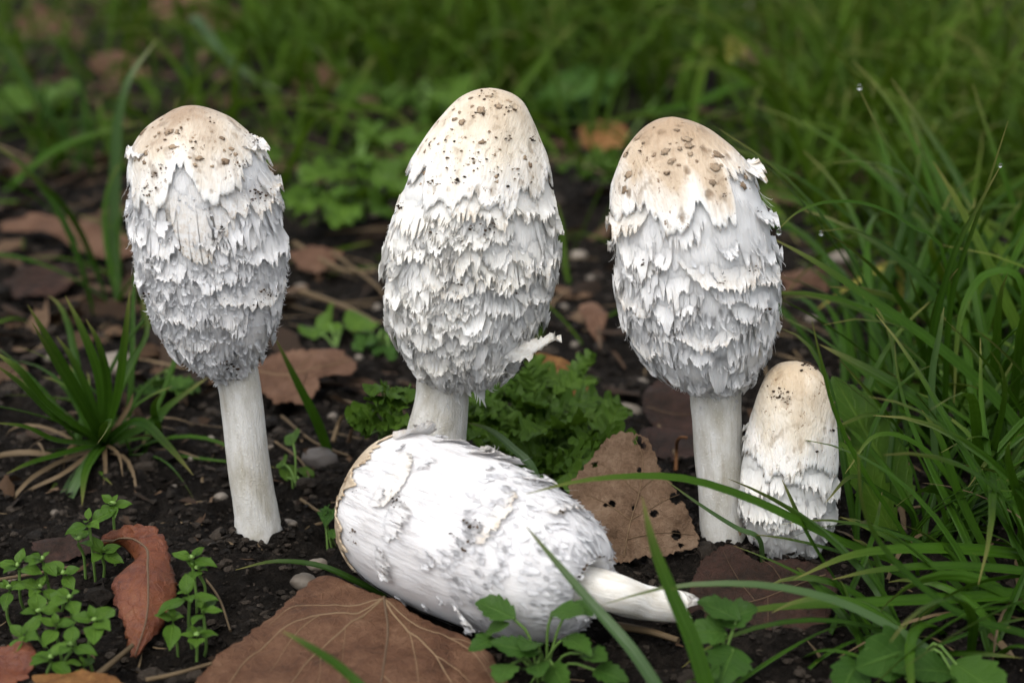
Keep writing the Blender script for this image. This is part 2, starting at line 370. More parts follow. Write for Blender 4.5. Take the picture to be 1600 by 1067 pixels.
def in_view(n, y0, y1, r, pad=1.15):
    # roots spread evenly over the ground in the camera's field, widened a little
    y = r.uniform(y0, y1, n * 3); wd = (y - CAM[1] + 6) * .262 * pad
    keep = r.rand(n * 3) < wd / wd.max(); y = y[keep][:n]; wd = wd[keep][:n]
    return r.uniform(-1, 1, len(y)) * wd, y
def soil_bits():
    r = np.random.RandomState(3)
    x, y = in_view(26000, -13, 16, r); s = .022 + .11 * r.rand(len(x)) ** 4
    b = crumbs(np.stack([x, y, H(x, y) + s * .3], -1), s, seed=1)
    x, y = in_view(9000, 12, 75, r); s = .05 + .22 * r.rand(len(x)) ** 3
    crumbs(np.stack([x, y, H(x, y) + s * .3], -1), s, buf=b, seed=2)
    x, y = in_view(1500, -13, 40, r); s = .12 + .26 * r.rand(len(x)) ** 2.5
    crumbs(np.stack([x, y, H(x, y) + s * .15], -1), s, ICO2, ICO2F, .16, b, seed=4)
    for (px, py), rd in (((405, 846), .75), ((1134, 858), .8), ((1236, 868), .85), ((674, 830), 1.0)):     # crumbs heaped round each foot
        q = G(px, py, .1); n = 260; an = r.uniform(0, 6.283, n); rr = rd + np.abs(r.randn(n)) * .35; x = q[0] + rr * np.cos(an); y = q[1] + rr * np.sin(an); s = .03 + .10 * r.rand(n) ** 3
        crumbs(np.stack([x, y, H(x, y) + s * .6 + .12 * np.exp(-(rr - rd) * 4)], -1), s, buf=b, seed=int(px))
    tag(b.build('soil_crumbs', MCRUMB, smooth=False), 'dark moist crumbs and clods of soil', 'soil', kind='stuff')
soil_bits()

# ------------------------------------------------------------------ mushrooms
class Cap:
    """cap surface: theta around (-90 deg faces the camera), s = 0 at the top, 1 at the rim"""
    def __init__(s, c, r, z, y0=0.0, Mw=None, seed=0, lump=.03, axisrot=None):
        s.c, s.rr, s.z, s.y0, s.M, s.seed, s.lump = c, r, z, y0, Mw, seed, lump; s.rough = .05 if Mw is None else .018
        d = np.hypot(np.diff(r), np.diff(z)); s.a = np.concatenate([[0], np.cumsum(d)]); s.L = s.a[-1]; s.a /= s.L
    def raw(s, th, u):
        uc = np.clip(u, 0, 1)
        r = np.interp(uc, s.a, s.rr); z = np.interp(uc, s.a, s.z); c = np.interp(uc, s.a, s.c)
        k = 1 + s.lump * fbm(np.cos(th) * 1.3 + 5 + s.seed * 3.1 + uc * 2, np.sin(th) * 1.3 + 7 + uc * 3, 2, 31) * 2 * np.minimum(1, uc * 4)
        ex = np.clip(u - 1, 0, None) * s.L
        return np.stack([c + r * k * np.cos(th), s.y0 + r * k * np.sin(th), z - ex], -1), r
    def tow(s, P): return P if s.M is None else P @ s.M[:3, :3].T + s.M[:3, 3]
    def at(s, th, u, lift=0.0):
        e = 1e-3
        P, r = s.raw(th, u)
        if np.ndim(lift) or lift:
            A, _ = s.raw(th + .01, u); B, _ = s.raw(th - .01, u); C, _ = s.raw(th, u + .006); D, _ = s.raw(th, np.maximum(u - .006, 1e-4))
            N = unit(np.cross(A - B, D - C)); N = np.where((u < .004)[..., None] if np.ndim(u) else u < .004, np.array([0, 0, 1.0]), N)
            P = P + N * (lift[..., None] if np.ndim(lift) else lift)
        return s.tow(P)
    def rad(s, u): return np.interp(np.clip(u, 0, 1), s.a, s.rr)
    def from_px(s, px, py):
        th = np.linspace(-math.pi * .98, -.02 * math.pi, 91); u = np.linspace(.01, 1, 120)
        if not hasattr(s, '_g'):
            th = np.linspace(-math.pi, math.pi, 181); TH, U = np.meshgrid(th, u); P = s.at(TH, U)
            N = s.at(TH, U, np.full(U.shape, .01)) - P
            s._g = (TH, U, *proj(P), ((CAM - P) * N).sum(-1) > 0)
        TH, U, X, Y, F = s._g
        i = np.argmin(np.where(F, (X - px) ** 2 + (Y - py) ** 2, 1e9))
        return TH.ravel()[i] + random.uniform(-.018, .018), min(1, U.ravel()[i] + random.uniform(-.004, .004))
def profile_px(rows, Y0, n=160):
    """rows of (py, x_left, x_right) traced down the outline -> centre, radius, height in the plane y = Y0"""
    c, r, z = [], [], []
    for py, a, b in rows:
        A, B = PY(a, py, Y0), PY(b, py, Y0); c.append((A[0] + B[0]) / 2); r.append((B[0] - A[0]) / 2); z.append(A[2])
    P = np.stack([c, r, z], -1); Q = spline(P, n); Q[:, 1] = np.maximum(Q[:, 1] - .10, 0.0); Q[0, 1] = 0; Q[:, 2] -= .06
    return Q[:, 0], Q[:, 1], Q[:, 2]
def st_of(cap, th, u, k=0.0):
    return np.stack([np.broadcast_to(th, np.shape(u)) * 2.2 + cap.seed * 3.7, np.asarray(u) * cap.L, np.full(np.shape(u), k)], -1)

def teeth(cap, buf, th, u, L, W, lift, curl, skew, r, K=6, warm=.15, stain=0.0, pt=(1.6, 1.0)):
    n = len(th); t = np.linspace(0, 1, K)[None, :, None]; a = np.array([-1., 0, 1.])[None, None]
    prof = (1.2 - .35 * t) * np.clip(1 - t ** pt[0], 0, 1) ** pt[1] + .015
    rad = np.maximum(cap.rad(u), .25)[:, None, None]
    v = L[:, None, None] * (t - curl[:, None, None] * .55 * np.clip(t - .45, 0, 1) ** 2 / .3)
    U = u[:, None, None] + v / cap.L + 0 * a
    TH = th[:, None, None] + (a * W[:, None, None] * .5 * prof + skew[:, None, None] * t ** 1.6) / rad
    lf = -.03 + .05 * t + .8 * lift[:, None, None] * (t ** 1.7) * (1 + curl[:, None, None] * .7 * t ** 2) + .16 * W[:, None, None] * (1 - a ** 2) * (1 - t)
    P = cap.at(TH, np.maximum(U, .002), lf)
    st = st_of(cap, TH, U, 0.0); st[..., 2] = r.rand(n)[:, None, None] * 3
    k = K * 3
    A = warm * (r.rand(n)[:, None, None] ** 2) * (.3 + .7 * t) + 0 * a
    buf.add(P.reshape(-1, 3), many(gridq(K, 3), n, k), None, st.reshape(-1, 3), A, (stain * (t ** 3) + 0 * a + 0 * th[:, None, None]))

def flake(cap, th, u, W, L, lift, r, jag=.22, n=57, K=10, warm=.5, stain=.25, skew=0.0, point=.4, curl=.3):
    """one larger torn scale of the cap skin: attached at its upper edge, ragged and lifted at the lower one"""
    a = np.linspace(-1, 1, n)[None]; t = np.linspace(0, 1, K)[:, None]
    env = (1 - point) + point * np.sqrt(np.clip(1 - a ** 2, 0, 1))
    ii = np.arange(n)
    j = jag * (1.1 * (r.rand(n) - .5) * (vnoise(ii * .18 + 20, th * 5, 45) * 2.4) + 2.0 * (vnoise(ii * .13, th * 7 + 3, 41) - .5) + 1.4 * (vnoise(ii * .4, th * 11 + 3, 42) - .5))
    j = j[None] * (t ** 4)
    Lc = L * env * (1 + j)
    wa = a * (.62 + .38 * np.sin(np.minimum(t * 1.25, 1) * math.pi / 2)) * (1 - .10 * t ** 3)
    rad = max(cap.rad(u), .35)
    TH = th + (wa * W * .5 + skew * t + .02 * r.randn(1, n) * t) / rad
    U = u + Lc * (t - curl * .35 * t ** 5) / cap.L
    lf = -.025 + .06 * t + lift * t ** 2.1 * (.55 + .45 * (1 - a ** 2)) * (1 + curl * t ** 3) + lift * .35 * (vnoise(a * 2.5 + th * 9, t * 2, 43) - .5) * t
    P = cap.at(TH, np.maximum(U, .002), lf)
    st = st_of(cap, TH, U, 0.0); st[..., 2] = r.rand() * 5
    b = Buf(); b.add(P.reshape(-1, 3), gridq(K, n), None, st.reshape(-1, 3), warm * (.25 + .75 * t) + 0 * a, stain * t ** 2.5 + 0 * a)
    return b

def crown(cap, edge, r, lift=.05, n=320, K=26, jag=.016):
    """the smooth brown skin left on top of the cap, torn into lobes; edge: (theta in degrees, s) points"""
    th = np.linspace(-math.pi, math.pi, n, endpoint=False)
    e = np.array(sorted(edge)); d = np.degrees(th)
    eu = np.interp(d, np.concatenate([e[:, 0] - 360, e[:, 0], e[:, 0] + 360]), np.tile(e[:, 1], 3))
    eu = .055 + eu * .80 + jag * 1.6 * (vnoise(d * .18, d * 0 + cap.seed, 51) - .5) * 2 + jag * 2.2 * (vnoise(d * .5, d * 0 + cap.seed, 52) - .5) + jag * 2.0 * (r.rand(n) - .5) * vnoise(d * .1, d * 0 + 8, 54)
    t = np.concatenate([np.linspace(0, 1, K) ** .9, [1.0, .965]])[:, None]
    low = np.concatenate([np.zeros(K), [.045, .06]])[:, None]
    U = np.maximum(eu[None] * t, .0005)
    lf = .07 + .05 * fbm(th[None] * 2.2 + 9, U * 9, 3, 57) * np.minimum(U * 8, 1) * (1 - t ** 6) + lift * .8 * t ** 7 * (1 + .8 * (vnoise(d[None] * .06, d[None] * 0 + 3, 53) - .3)) - low
    TH = np.broadcast_to(th[None], U.shape)
    P = cap.at(TH, U, lf + 0 * U)
    st = np.stack([np.cos(TH) * U * cap.L * .8 + cap.seed, np.sin(TH) * U * cap.L * .8 + 3, U * 2], -1)
    b = Buf(); b.add(P.reshape(-1, 3), gridq(K + 2, n, True), None, st.reshape(-1, 3), (t * .75 + U * .6) , 0.0)
    return b
def scabs(cap, n, r, u0=.03, u1=.32, size=(.05, .12)):
    """flat brown scabs left on the cap skin"""
    b = Buf(); k = len(ICO2)
    for i in range(n):
        th, u = R(r.uniform(-175, -5) if cap.M is None else r.uniform(-150, 30)), u0 + (u1 - u0) * math.sqrt(r.rand())
        P0 = cap.at(np.array([th]), np.array([u]), np.array([.075]))[0]; P1 = cap.at(np.array([th]), np.array([u]), np.array([.175]))[0]
        e1, e2, e3 = frame(P1 - P0); sz = size[0] + (size[1] - size[0]) * r.rand() ** 2
        V = ICO2 * (1 + .30 * r.randn(k, 1)) * sz
        b.add(P0 + V[:, :1] * e1 * r.uniform(.8, 1.5) + V[:, 1:2] * e2 * r.uniform(.7, 1.2) + V[:, 2:] * .2 * e3, None, ICO2F, np.tile([[r.rand() * 9, r.rand() * 9, 0]], (k, 1)), r.rand())
    return b
def frame(n, hint=(1, 0, 0)):
    n = unit(n); e1 = unit(np.array(hint, float) - n * np.dot(hint, n)); return e1, np.cross(n, e1), n
def warts(cap, n, r, u0=.03, u1=.3, size=(.03, .07)):
    b = Buf(); V = ICO2; k = len(V)
    for i in range(n):
        th, u = r.uniform(-math.pi, 0), r.uniform(u0, u1)
        c = cap.at(np.array([th]), np.array([u]), np.array([.04]))[0]; sz = r.uniform(*size)
        b.add(c + V * sz * np.array([1.2, 1.2, .6]) * (1 + .25 * r.randn(k, 1)), None, ICO2F, np.tile([[r.rand() * 9, r.rand() * 9, 0]], (k, 1)), r.choice([.0, .15, .45]))
    return b
def specks(cap, spots, r, lift=.10):
    """crumbs of black soil stuck on the cap: (px, py, radius in px, count)"""
    P, Z = [], []
    for px, py, rad, n in spots:
        for i in range(n):
            th, u = cap.from_px(px + rad * r.randn() * .8, py + rad * r.randn() * .6)
            P.append(cap.at(np.array([th]), np.array([u]), np.array([lift + .02 * r.randn()]))[0]); Z.append(.009 + .042 * r.rand() ** 3)
    return crumbs(np.array(P), np.array(Z), ICO, ICOF, .3, seed=int(r.randint(999)))
def body(cap, n=112, K=90):
    th = np.linspace(-math.pi, math.pi, n, endpoint=False)[None]; u = np.linspace(.0008, 1, K)[:, None]
    TH = th + 0 * u; U = u + 0 * th
    rgh = cap.rough * fbm(TH * 7 + 20, U * (22 if cap.rough > .03 else 9), 3, 61)
    P = cap.at(TH, U, rgh)
    rim = cap.raw(TH[-1:], U[-1:])[0]; cen = rim.mean(1, keepdims=True)
    inner = []
    for f, dz in ((.9, .02), (.7, .25), (.35, .9)):
        q = cen + (rim - cen) * f; q[..., 2] += dz; inner.append(cap.tow(q))
    P = np.concatenate([P] + inner)
    st = np.concatenate([st_of(cap, TH, U)] + [st_of(cap, TH[:3], U[-3:] + .05)])
    b = Buf(); b.add(P.reshape(-1, 3), gridq(K + 3, n, True), None, st.reshape(-1, 3), .12, 0)
    return b
def stipe(path, rads, n=40, K=60, flare=0.0, dirt=True, seed=0, y_sq=1.0):
    Q = spline(np.column_stack([path, rads]), K); P, rr = Q[:, :3], Q[:, 3]
    T = unit(np.gradient(P, axis=0)); X = unit(np.cross(T, np.array([0, 1.0, .1]))); Yv = np.cross(T, X)
    th = np.linspace(0, 2 * math.pi, n, endpoint=False)[None]; t = np.linspace(0, 1, K)[:, None]
    rad = rr[:, None] * (1 + .09 * fbm(np.cos(th) * 1.2 + 3 + seed, np.sin(th) * 1.2 + t * 4, 3, 71) + .03 * fbm(th * 6, t * 14, 2, 75))
    V = P[:, None] + (np.cos(th) * rad)[..., None] * X[:, None] + (np.sin(th) * rad)[..., None] * Yv[:, None]
    st = np.stack([th * .8 + 0 * t + seed * 5, t * 8 + 0 * th, 0 * t + 0 * th], -1)
    b = Buf(); dirtm = np.clip((t - .74) / .22, 0, 1) * (.74 if dirt else 0) + 0 * th
    b.add(V.reshape(-1, 3), gridq(K, n, True), None, st.reshape(-1, 3), dirtm, 0)
    return b

def scatter_teeth(cap, r, u0, u1, row, W, L, lift, curl, jit=.35, warm=.15, dens=1.0, buf=None, wave=.6, K=6, keep=None, pt=(1.6, 1.0), skew=.22):
    """rows of ragged fibre tips, wavering so that no row can be followed round"""
    buf = buf or Buf(); TH, U, LL, WW, LI, CU, SK = [], [], [], [], [], [], []
    nr = int((u1 - u0) * cap.L / row)
    for i in range(nr):
        u = u0 + (u1 - u0) * (i + .5) / nr; f = (u - u0) / (u1 - u0)
        wj = W[0] + (W[1] - W[0]) * f; n = int(2 * math.pi * cap.rad(u) / (wj * .72) * dens)
        th = np.linspace(-math.pi, math.pi, n, endpoint=False) + r.randn(n) * wj * .35 / max(cap.rad(u), .3)
        uu = u + row / cap.L * (wave * 3.6 * (vnoise(th * 2.6 + 40, u * 31 + th * 0, 81) - .5) + jit * r.randn(n))
        big = .45 + 1.25 * vnoise(th * 3.1 + 9, u * 17 + 0 * th, 83) ** 1.5 + .45 * r.rand(n)
        lj = (L[0] + (L[1] - L[0]) * f) * big
        TH.append(th); U.append(uu); LL.append(lj); WW.append(wj * r.uniform(.6, 1.35, n))
        LI.append((lift[0] + (lift[1] - lift[0]) * f) * r.uniform(.5, 1.3, n) * np.minimum(big, 1.3)); CU.append(curl * r.uniform(0, 1.6, n)); SK.append(lj * skew * r.randn(n))
    TH, U, LL, WW, LI, CU, SK = map(np.concatenate, (TH, U, LL, WW, LI, CU, SK))
    k = (U > u0 * .6) & (U < 1.0)
    if keep is not None: k &= keep(TH, U)
    teeth(cap, buf, TH[k], U[k], LL[k], WW[k], LI[k], CU[k], SK[k], r, K, warm, pt=pt)
    return buf
def wisps(cap, r, n, u0, u1, length=(.3, .8), wid=(.02, .05), lift=.25, buf=None, curl=1.0, ths=None):
    """loose curled fibres"""
    buf = buf or Buf(); K = 9; t = np.linspace(0, 1, K)
    th = r.uniform(-math.pi, math.pi, n) if ths is None else r.uniform(ths[0], ths[1], n); u = r.uniform(u0, u1, n)
    L = r.uniform(*length, n); W = r.uniform(*wid, n)
    for i in range(n):
        rad = max(cap.rad(u[i]), .4); ang = r.uniform(.5, 2.2) * curl * t ** 1.5; side = r.choice([-1, 1])
        lf = .05 + lift * r.uniform(.3, 1.3) * np.sin(np.minimum(ang, math.pi)) * L[i]
        v = L[i] * np.where(ang < .01, t, np.sin(ang) / np.maximum(ang, .01) * t); sx = side * L[i] * (1 - np.cos(ang)) * .45 * t
        a = np.array([-1., 1.])[None]; wd = (W[i] * (1 - t ** 2) + .006)[:, None]
        TH = th[i] + (sx[:, None] + a * wd * .5) / rad; U = u[i] + v[:, None] / cap.L + 0 * a
        buf.add(cap.at(TH, U, lf[:, None] + 0 * a).reshape(-1, 3), gridq(K, 2), None, st_of(cap, TH, U).reshape(-1, 3), .1)
    return buf

def mushroom(name, label, base, cap, mats, edge, teeth_sets, flakes, spots, wisp_sets, seed, mid=None, crown_lift=.05, nwart=30, wart_u=(.02, .26), wsize=(.025, .06), stp=None, speck_lift=.1):
    r = np.random.RandomState(seed); MF, MC = mats
    root = thing(name, label, 'mushroom', base)
    if stp is not None: stp.build('stipe', MSTIPE, root)
    cp = body(cap).build('cap', MF, root)
    tag(crown(cap, edge, r, crown_lift).build('cap_skin', MC, cp), 'smooth tan skin torn into lobes over the cap top')
    b = Buf()
    for kw in teeth_sets: scatter_teeth(cap, r, buf=b, **kw)
    for kw in wisp_sets: wisps(cap, r, buf=b, **kw)
    tag(b.build('fringe', MF, cp), kind='stuff')
    for f in flakes:
        f = dict(f); p = f.pop('p'); wpx = f.pop('w') / 54.0; lpx = f.pop('l') / 50.0
        th, u = cap.from_px(*p) if len(p) == 2 else (R(p[1]), p[2])
        flake(cap, th, u, wpx / max(.45, abs(math.sin(th))), lpx, f.pop('h', .15) * .8, r, **f).build('scale', MF, cp)
    if mid:                                 # overlapping middle-sized scales, torn and drooping, largest near the top
        cnt, u0, u1, w0, w1, hl, wm = mid
        for i in range(cnt):
            f = (i + r.rand()) / cnt; u = u0 + (u1 - u0) * f; wd = (w0 + (w1 - w0) * f) * r.uniform(.6, 1.5)
            flake(cap, R(r.uniform(-185, 5) if cap.M is None else r.uniform(-150, 60)), u, wd, wd * r.uniform(.7, 1.25), hl * r.uniform(.35, 1.0), r, jag=r.uniform(.2, .5) * (.4 if cap.seed == 4 else 1), n=31, K=8, warm=wm * r.rand(), stain=.25 * r.rand() ** 2, skew=.10 * wd * r.randn(), point=r.uniform(.45, .95), curl=r.uniform(.1, .8)).build('scale', MF, cp)
    # the far side of the cap, unseen from here, gets scales of the same kind
    for i in range(14):
        flake(cap, r.uniform(.05, .95) * math.pi, r.uniform(.3, .85), r.uniform(.7, 1.5), r.uniform(.6, 1.1), r.uniform(.08, .2), r).build('scale', MF, cp)
    if nwart: tag(scabs(cap, nwart, r, *wart_u, (.03, wsize[1] * 1.7)).build('scabs', MSCAB, cp), kind='stuff')
    if spots: tag(specks(cap, spots, r, speck_lift).build('soil_specks', MSPECK, cp, smooth=False), kind='stuff')
    return root, cp, r

# --- tall mushroom leaning a little, with a tan skin torn by a white gap
YL = 0.0
capL = Cap(*profile_px([(165, 298, 298), (170, 272, 326), (180, 252, 350), (197, 226, 378), (225, 206, 404), (262, 201, 424), (310, 200, 436), (360, 203, 445), (405, 209, 450), (450, 219, 448), (500, 240, 437), (540, 264, 418), (568, 296, 404), (582, 326, 398)], YL), YL, seed=1, lump=.035)
pl = [PY(366, 555, YL), PY(376, 620, YL), PY(387, 720, YL), PY(399, 800, YL), PY(404, 838, YL), PY(406, 862, YL)]
stL = stipe(pl, [.60, .615, .63, .66, .72, .70], seed=1)
edgeL = [(-180, .26), (-165, .30), (-150, .36), (-140, .40), (-128, .41), (-118, .40), (-110, .36), (-104, .31), (-99, .245), (-95, .22), (-91, .26), (-85, .34), (-77, .385), (-70, .39), (-62, .34), (-52, .31), (-40, .27), (-28, .25), (-10, .26), (20, .3), (45, .25), (80, .32), (110, .26), (140, .33)]
flL = [dict(p=(300, 228), w=95, l=170, h=.10, warm=.5, stain=.7, point=.75, jag=.12), dict(p=(398, 262), w=85, l=62, h=.16, stain=.6), dict(p=(355, 330), w=110, l=60, h=.14, warm=.3), dict(p=(245, 335), w=90, l=60, h=.12, warm=.15),
       dict(p=(385, 195), w=60, l=40, h=.26, stain=.8, warm=.6), dict(p=(220, 205), w=55, l=42, h=.24, stain=.5, warm=.5), dict(p=(415, 250), w=60, l=50, h=.22, stain=.9), dict(p=(330, 410), w=80, l=42, h=.14, warm=.1),
       dict(p=(405, 432), w=100, l=46, h=.15, warm=.4, stain=.4), dict(p=(280, 470), w=66, l=40, h=.14, warm=.15), dict(p=(350, 480), w=60, l=40, h=.13, warm=.2), dict(p=(255, 400), w=70, l=38, h=.12, warm=.1), dict(p=(420, 360), w=70, l=45, h=.16, warm=.2), dict(p=(305, 520), w=60, l=30, h=.12, warm=.3)]
mushroom('shaggy_mushroom', 'tall white shaggy mushroom leaning away from the others, beside the grass tuft', (pl[4][0], YL, pl[4][2]), capL, (MF_L, MC_L), edgeL,
    [dict(u0=.30, u1=.62, row=.36, W=(.22, .20), L=(.42, .36), lift=(.06, .08), curl=.6, warm=.1, dens=.75), dict(u0=.55, u1=1.0, row=.235, W=(.19, .15), L=(.33, .28), lift=(.075, .095), curl=.8, warm=.15, dens=.9, pt=(2.2, .8))],
    flL, [(236, 296, 9, 30), (250, 265, 14, 22), (395, 225, 12, 34), (372, 255, 10, 18), (405, 308, 11, 34), (392, 298, 10, 14), (345, 362, 7, 22), (285, 388, 6, 10), (412, 462, 10, 34), (400, 470, 6, 10), (231, 462, 4, 16), (362, 570, 9, 26), (330, 190, 12, 12), (300, 240, 20, 14), (270, 215, 16, 10)],
    [dict(n=60, u0=.30, u1=.62, length=(.35, .8), lift=.22, ths=(R(-180), R(-130))), dict(n=60, u0=.25, u1=.6, length=(.3, .8), lift=.25, ths=(R(-50), R(0))), dict(n=60, u0=.36, u1=.66, length=(.3, .7), lift=.22)], 11, (60, .33, .92, .85, .42, .12, .25), crown_lift=.07, nwart=40, stp=stL)

# --- the tallest one, in the middle
YM = .35
capM = Cap(*profile_px([(138, 765, 765), (143, 738, 792), (155, 712, 815), (180, 686, 832), (215, 660, 846), (250, 643, 857), (300, 624, 863), (350, 609, 867), (400, 602, 868), (450, 600, 862), (500, 606, 848), (540, 623, 826), (572, 646, 800), (596, 676, 772)], YM), YM, seed=2, lump=.03)
pm = [PY(692, 560, YM), PY(690, 620, YM), PY(681, 690, YM), PY(676, 770, YM), PY(674, 825, YM), PY(673, 850, YM)]
stM = stipe(pm, [.74, .77, .88, .92, 1.0, .95], seed=2)
edgeM = [(-180, .30), (-165, .33), (-150, .31), (-141, .30), (-135, .36), (-126, .425), (-120, .40), (-112, .385), (-106, .40), (-99, .385), (-95, .34), (-90, .30), (-86, .37), (-80, .40), (-74, .405), (-68, .44), (-60, .425), (-55, .36), (-48, .345), (-40, .38), (-30, .36), (-15, .33), (10, .4), (40, .33), (75, .4), (110, .34), (145, .4)]
flM = [dict(p=(745, 262), w=120, l=72, h=.14, stain=.6, warm=.6, point=.5), dict(p=(795, 275), w=105, l=70, h=.16, stain=.5, warm=.6), dict(p=(668, 282), w=90, l=75, h=.14, warm=.55, stain=.3), dict(p=(842, 285), w=55, l=60, h=.2, warm=.5),
       dict(p=(725, 330), w=80, l=95, h=.15, stain=.35, warm=.4, point=.6), dict(p=(800, 372), w=110, l=78, h=.17, warm=.6, stain=.25), dict(p=(708, 400), w=95, l=62, h=.15, stain=.5, warm=.45), dict(p=(640, 345), w=75, l=60, h=.15, warm=.4),
       dict(p=(850, 360), w=70, l=62, h=.2, warm=.6, stain=.4), dict(p=(762, 385), w=70, l=60, h=.14, warm=.25), dict(p=(740, 490), w=66, l=50, h=.17, warm=.4), dict(p=(665, 508), w=70, l=38, h=.15, warm=.35),
       dict(p=(612, 420), w=70, l=66, h=.14, warm=.4), dict(p=(660, 440), w=70, l=48, h=.13, warm=.2), dict(p=(800, 450), w=80, l=45, h=.14, warm=.2), dict(p=(700, 452), w=80, l=45, h=.13, warm=.2), dict(p=(845, 430), w=60, l=42, h=.16, warm=.3), dict(p=(630, 480), w=70, l=40, h=.14, warm=.2), dict(p=(775, 330), w=60, l=50, h=.13, warm=.4), dict(p=(700, 300), w=60, l=60, h=.12, warm=.4)]
_, cpM, _ = mushroom('shaggy_mushroom', 'tallest white shaggy mushroom with cream dome and many large scales, behind the fallen one', (pm[4][0], YM, pm[4][2]), capM, (MF_M, MC_M), edgeM,
    [dict(u0=.36, u1=.62, row=.42, W=(.25, .22), L=(.60, .50), lift=(.10, .14), curl=.4, warm=.3, dens=.45), dict(u0=.56, u1=1.0, row=.27, W=(.19, .15), L=(.44, .36), lift=(.09, .12), curl=.35, warm=.2, dens=.9)],
    flM, [(681, 285, 6, 26), (717, 282, 6, 24), (795, 172, 6, 22), (828, 220, 4, 20), (755, 355, 14, 40), (715, 438, 6, 24), (630, 325, 5, 22), (760, 152, 8, 16), (700, 240, 22, 26), (750, 260, 26, 34), (800, 275, 20, 20), (788, 215, 12, 14), (675, 375, 8, 14), (805, 455, 3, 5), (755, 178, 8, 14)],
    [dict(n=90, u0=.4, u1=.9, length=(.25, .6), lift=.3)], 12, (105, .40, .92, 1.05, .55, .17, .5), crown_lift=.08, nwart=60, wart_u=(.01, .34), wsize=(.022, .055), stp=stM)

def jutting_scale():                       # one large scale standing away from the tallest cap's flank
    r = np.random.RandomState(77); n, m = 30, 13
    up = spline(np.array([PY(786, 520, YM - 1.5), PY(815, 532, YM - 1.42), PY(842, 528, YM - 1.3), PY(868, 520, YM - 1.2)]), n)
    lo = spline(np.array([PY(778, 548, YM - 1.5), PY(805, 566, YM - 1.55), PY(838, 552, YM - 1.5), PY(870, 528, YM - 1.3)]), n)
    a = np.linspace(0, 1, m)[None, :, None]; V = up[:, None] * (1 - a) + lo[:, None] * a; t = np.linspace(0, 1, n)[:, None, None]
    V = V + np.array([0, -.10, .02]) * (4 * a * (1 - a)) * (.4 + t) + .11 * fbm(t * 8, a * 3, 3, 47) * np.array([.3, -1, .6])
    V[:, -1] += r.randn(n, 3) * .06; V[:, -2] += r.randn(n, 3) * .02; V[:, 0] += r.randn(n, 3) * .04; V[-1] += r.randn(m, 3) * .07
    st = np.stack([np.broadcast_to(a[..., 0] * 1.5, (n, m)), np.broadcast_to(t[..., 0] * 2, (n, m)), np.zeros((n, m))], -1)
    Buf().add(V.reshape(-1, 3), gridq(n, m), None, st.reshape(-1, 3), (.3 + .6 * t + 0 * a), .5 * t + 0 * a).build('scale', MF_M, cpM)
jutting_scale()

# --- the one with the fawn skin and wide smooth patches
YR = -.45
capR = Cap(*profile_px([(183, 1050, 1050), (188, 1026, 1076), (200, 1004, 1106), (228, 978, 1146), (262, 964, 1174), (305, 958, 1194), (350, 957, 1207), (400, 960, 1214), (450, 963, 1217), (500, 973, 1212), (540, 991, 1202), (572, 1019, 1187), (596, 1052, 1168), (608, 1078, 1160)], YR), YR, seed=3, lump=.03)
pr = [PY(1118, 580, YR), PY(1120, 630, YR), PY(1125, 720, YR), PY(1130, 800, YR), PY(1134, 848, YR), PY(1135, 870, YR)]
stR = stipe(pr, [.76, .74, .70, .68, .74, .7], seed=3)
edgeR = [(-180, .34), (-165, .40), (-152, .42), (-143, .39), (-134, .33), (-124, .36), (-116, .41), (-108, .425), (-100, .42), (-95, .37), (-90, .31), (-84, .35), (-76, .385), (-66, .39), (-60, .36), (-55, .25), (-45, .20), (-36, .24), (-26, .27), (-10, .25), (30, .36), (60, .28), (100, .38), (140, .3)]
flR = [dict(p=(975, 300), w=60, l=66, h=.24, warm=.9, stain=.6, skew=-.3), dict(p=(1062, 335), w=70, l=52, h=.08, warm=.1, jag=.35, point=.7), dict(p=(1130, 395), w=135, l=62, h=.17, warm=.55, stain=.5, point=.75), dict(p=(1005, 372), w=62, l=66, h=.12, warm=.45, stain=.4, point=.6), dict(p=(985, 445), w=60, l=42, h=.14, warm=.5, stain=.4, point=.6),
       dict(p=(1188, 305), w=50, l=44, h=.24, warm=.15), dict(p=(1105, 505), w=115, l=44, h=.13, warm=.3, stain=.5, point=.75), dict(p=(1045, 475), w=46, l=44, h=.10, warm=.1, point=.8), dict(p=(1172, 465), w=56, l=40, h=.13, warm=.2, point=.7), dict(p=(1075, 440), w=46, l=55, h=.09, warm=.1, point=.8), dict(p=(1195, 405), w=50, l=46, h=.18, warm=.4, stain=.6),
       dict(p=(1010, 530), w=50, l=32, h=.12, warm=.4, stain=.3, point=.7), dict(p=(1155, 228), w=46, l=44, h=.5, warm=.8, stain=.8, curl=.1), dict(p=(1140, 445), w=70, l=34, h=.09, warm=.1, point=.8)]
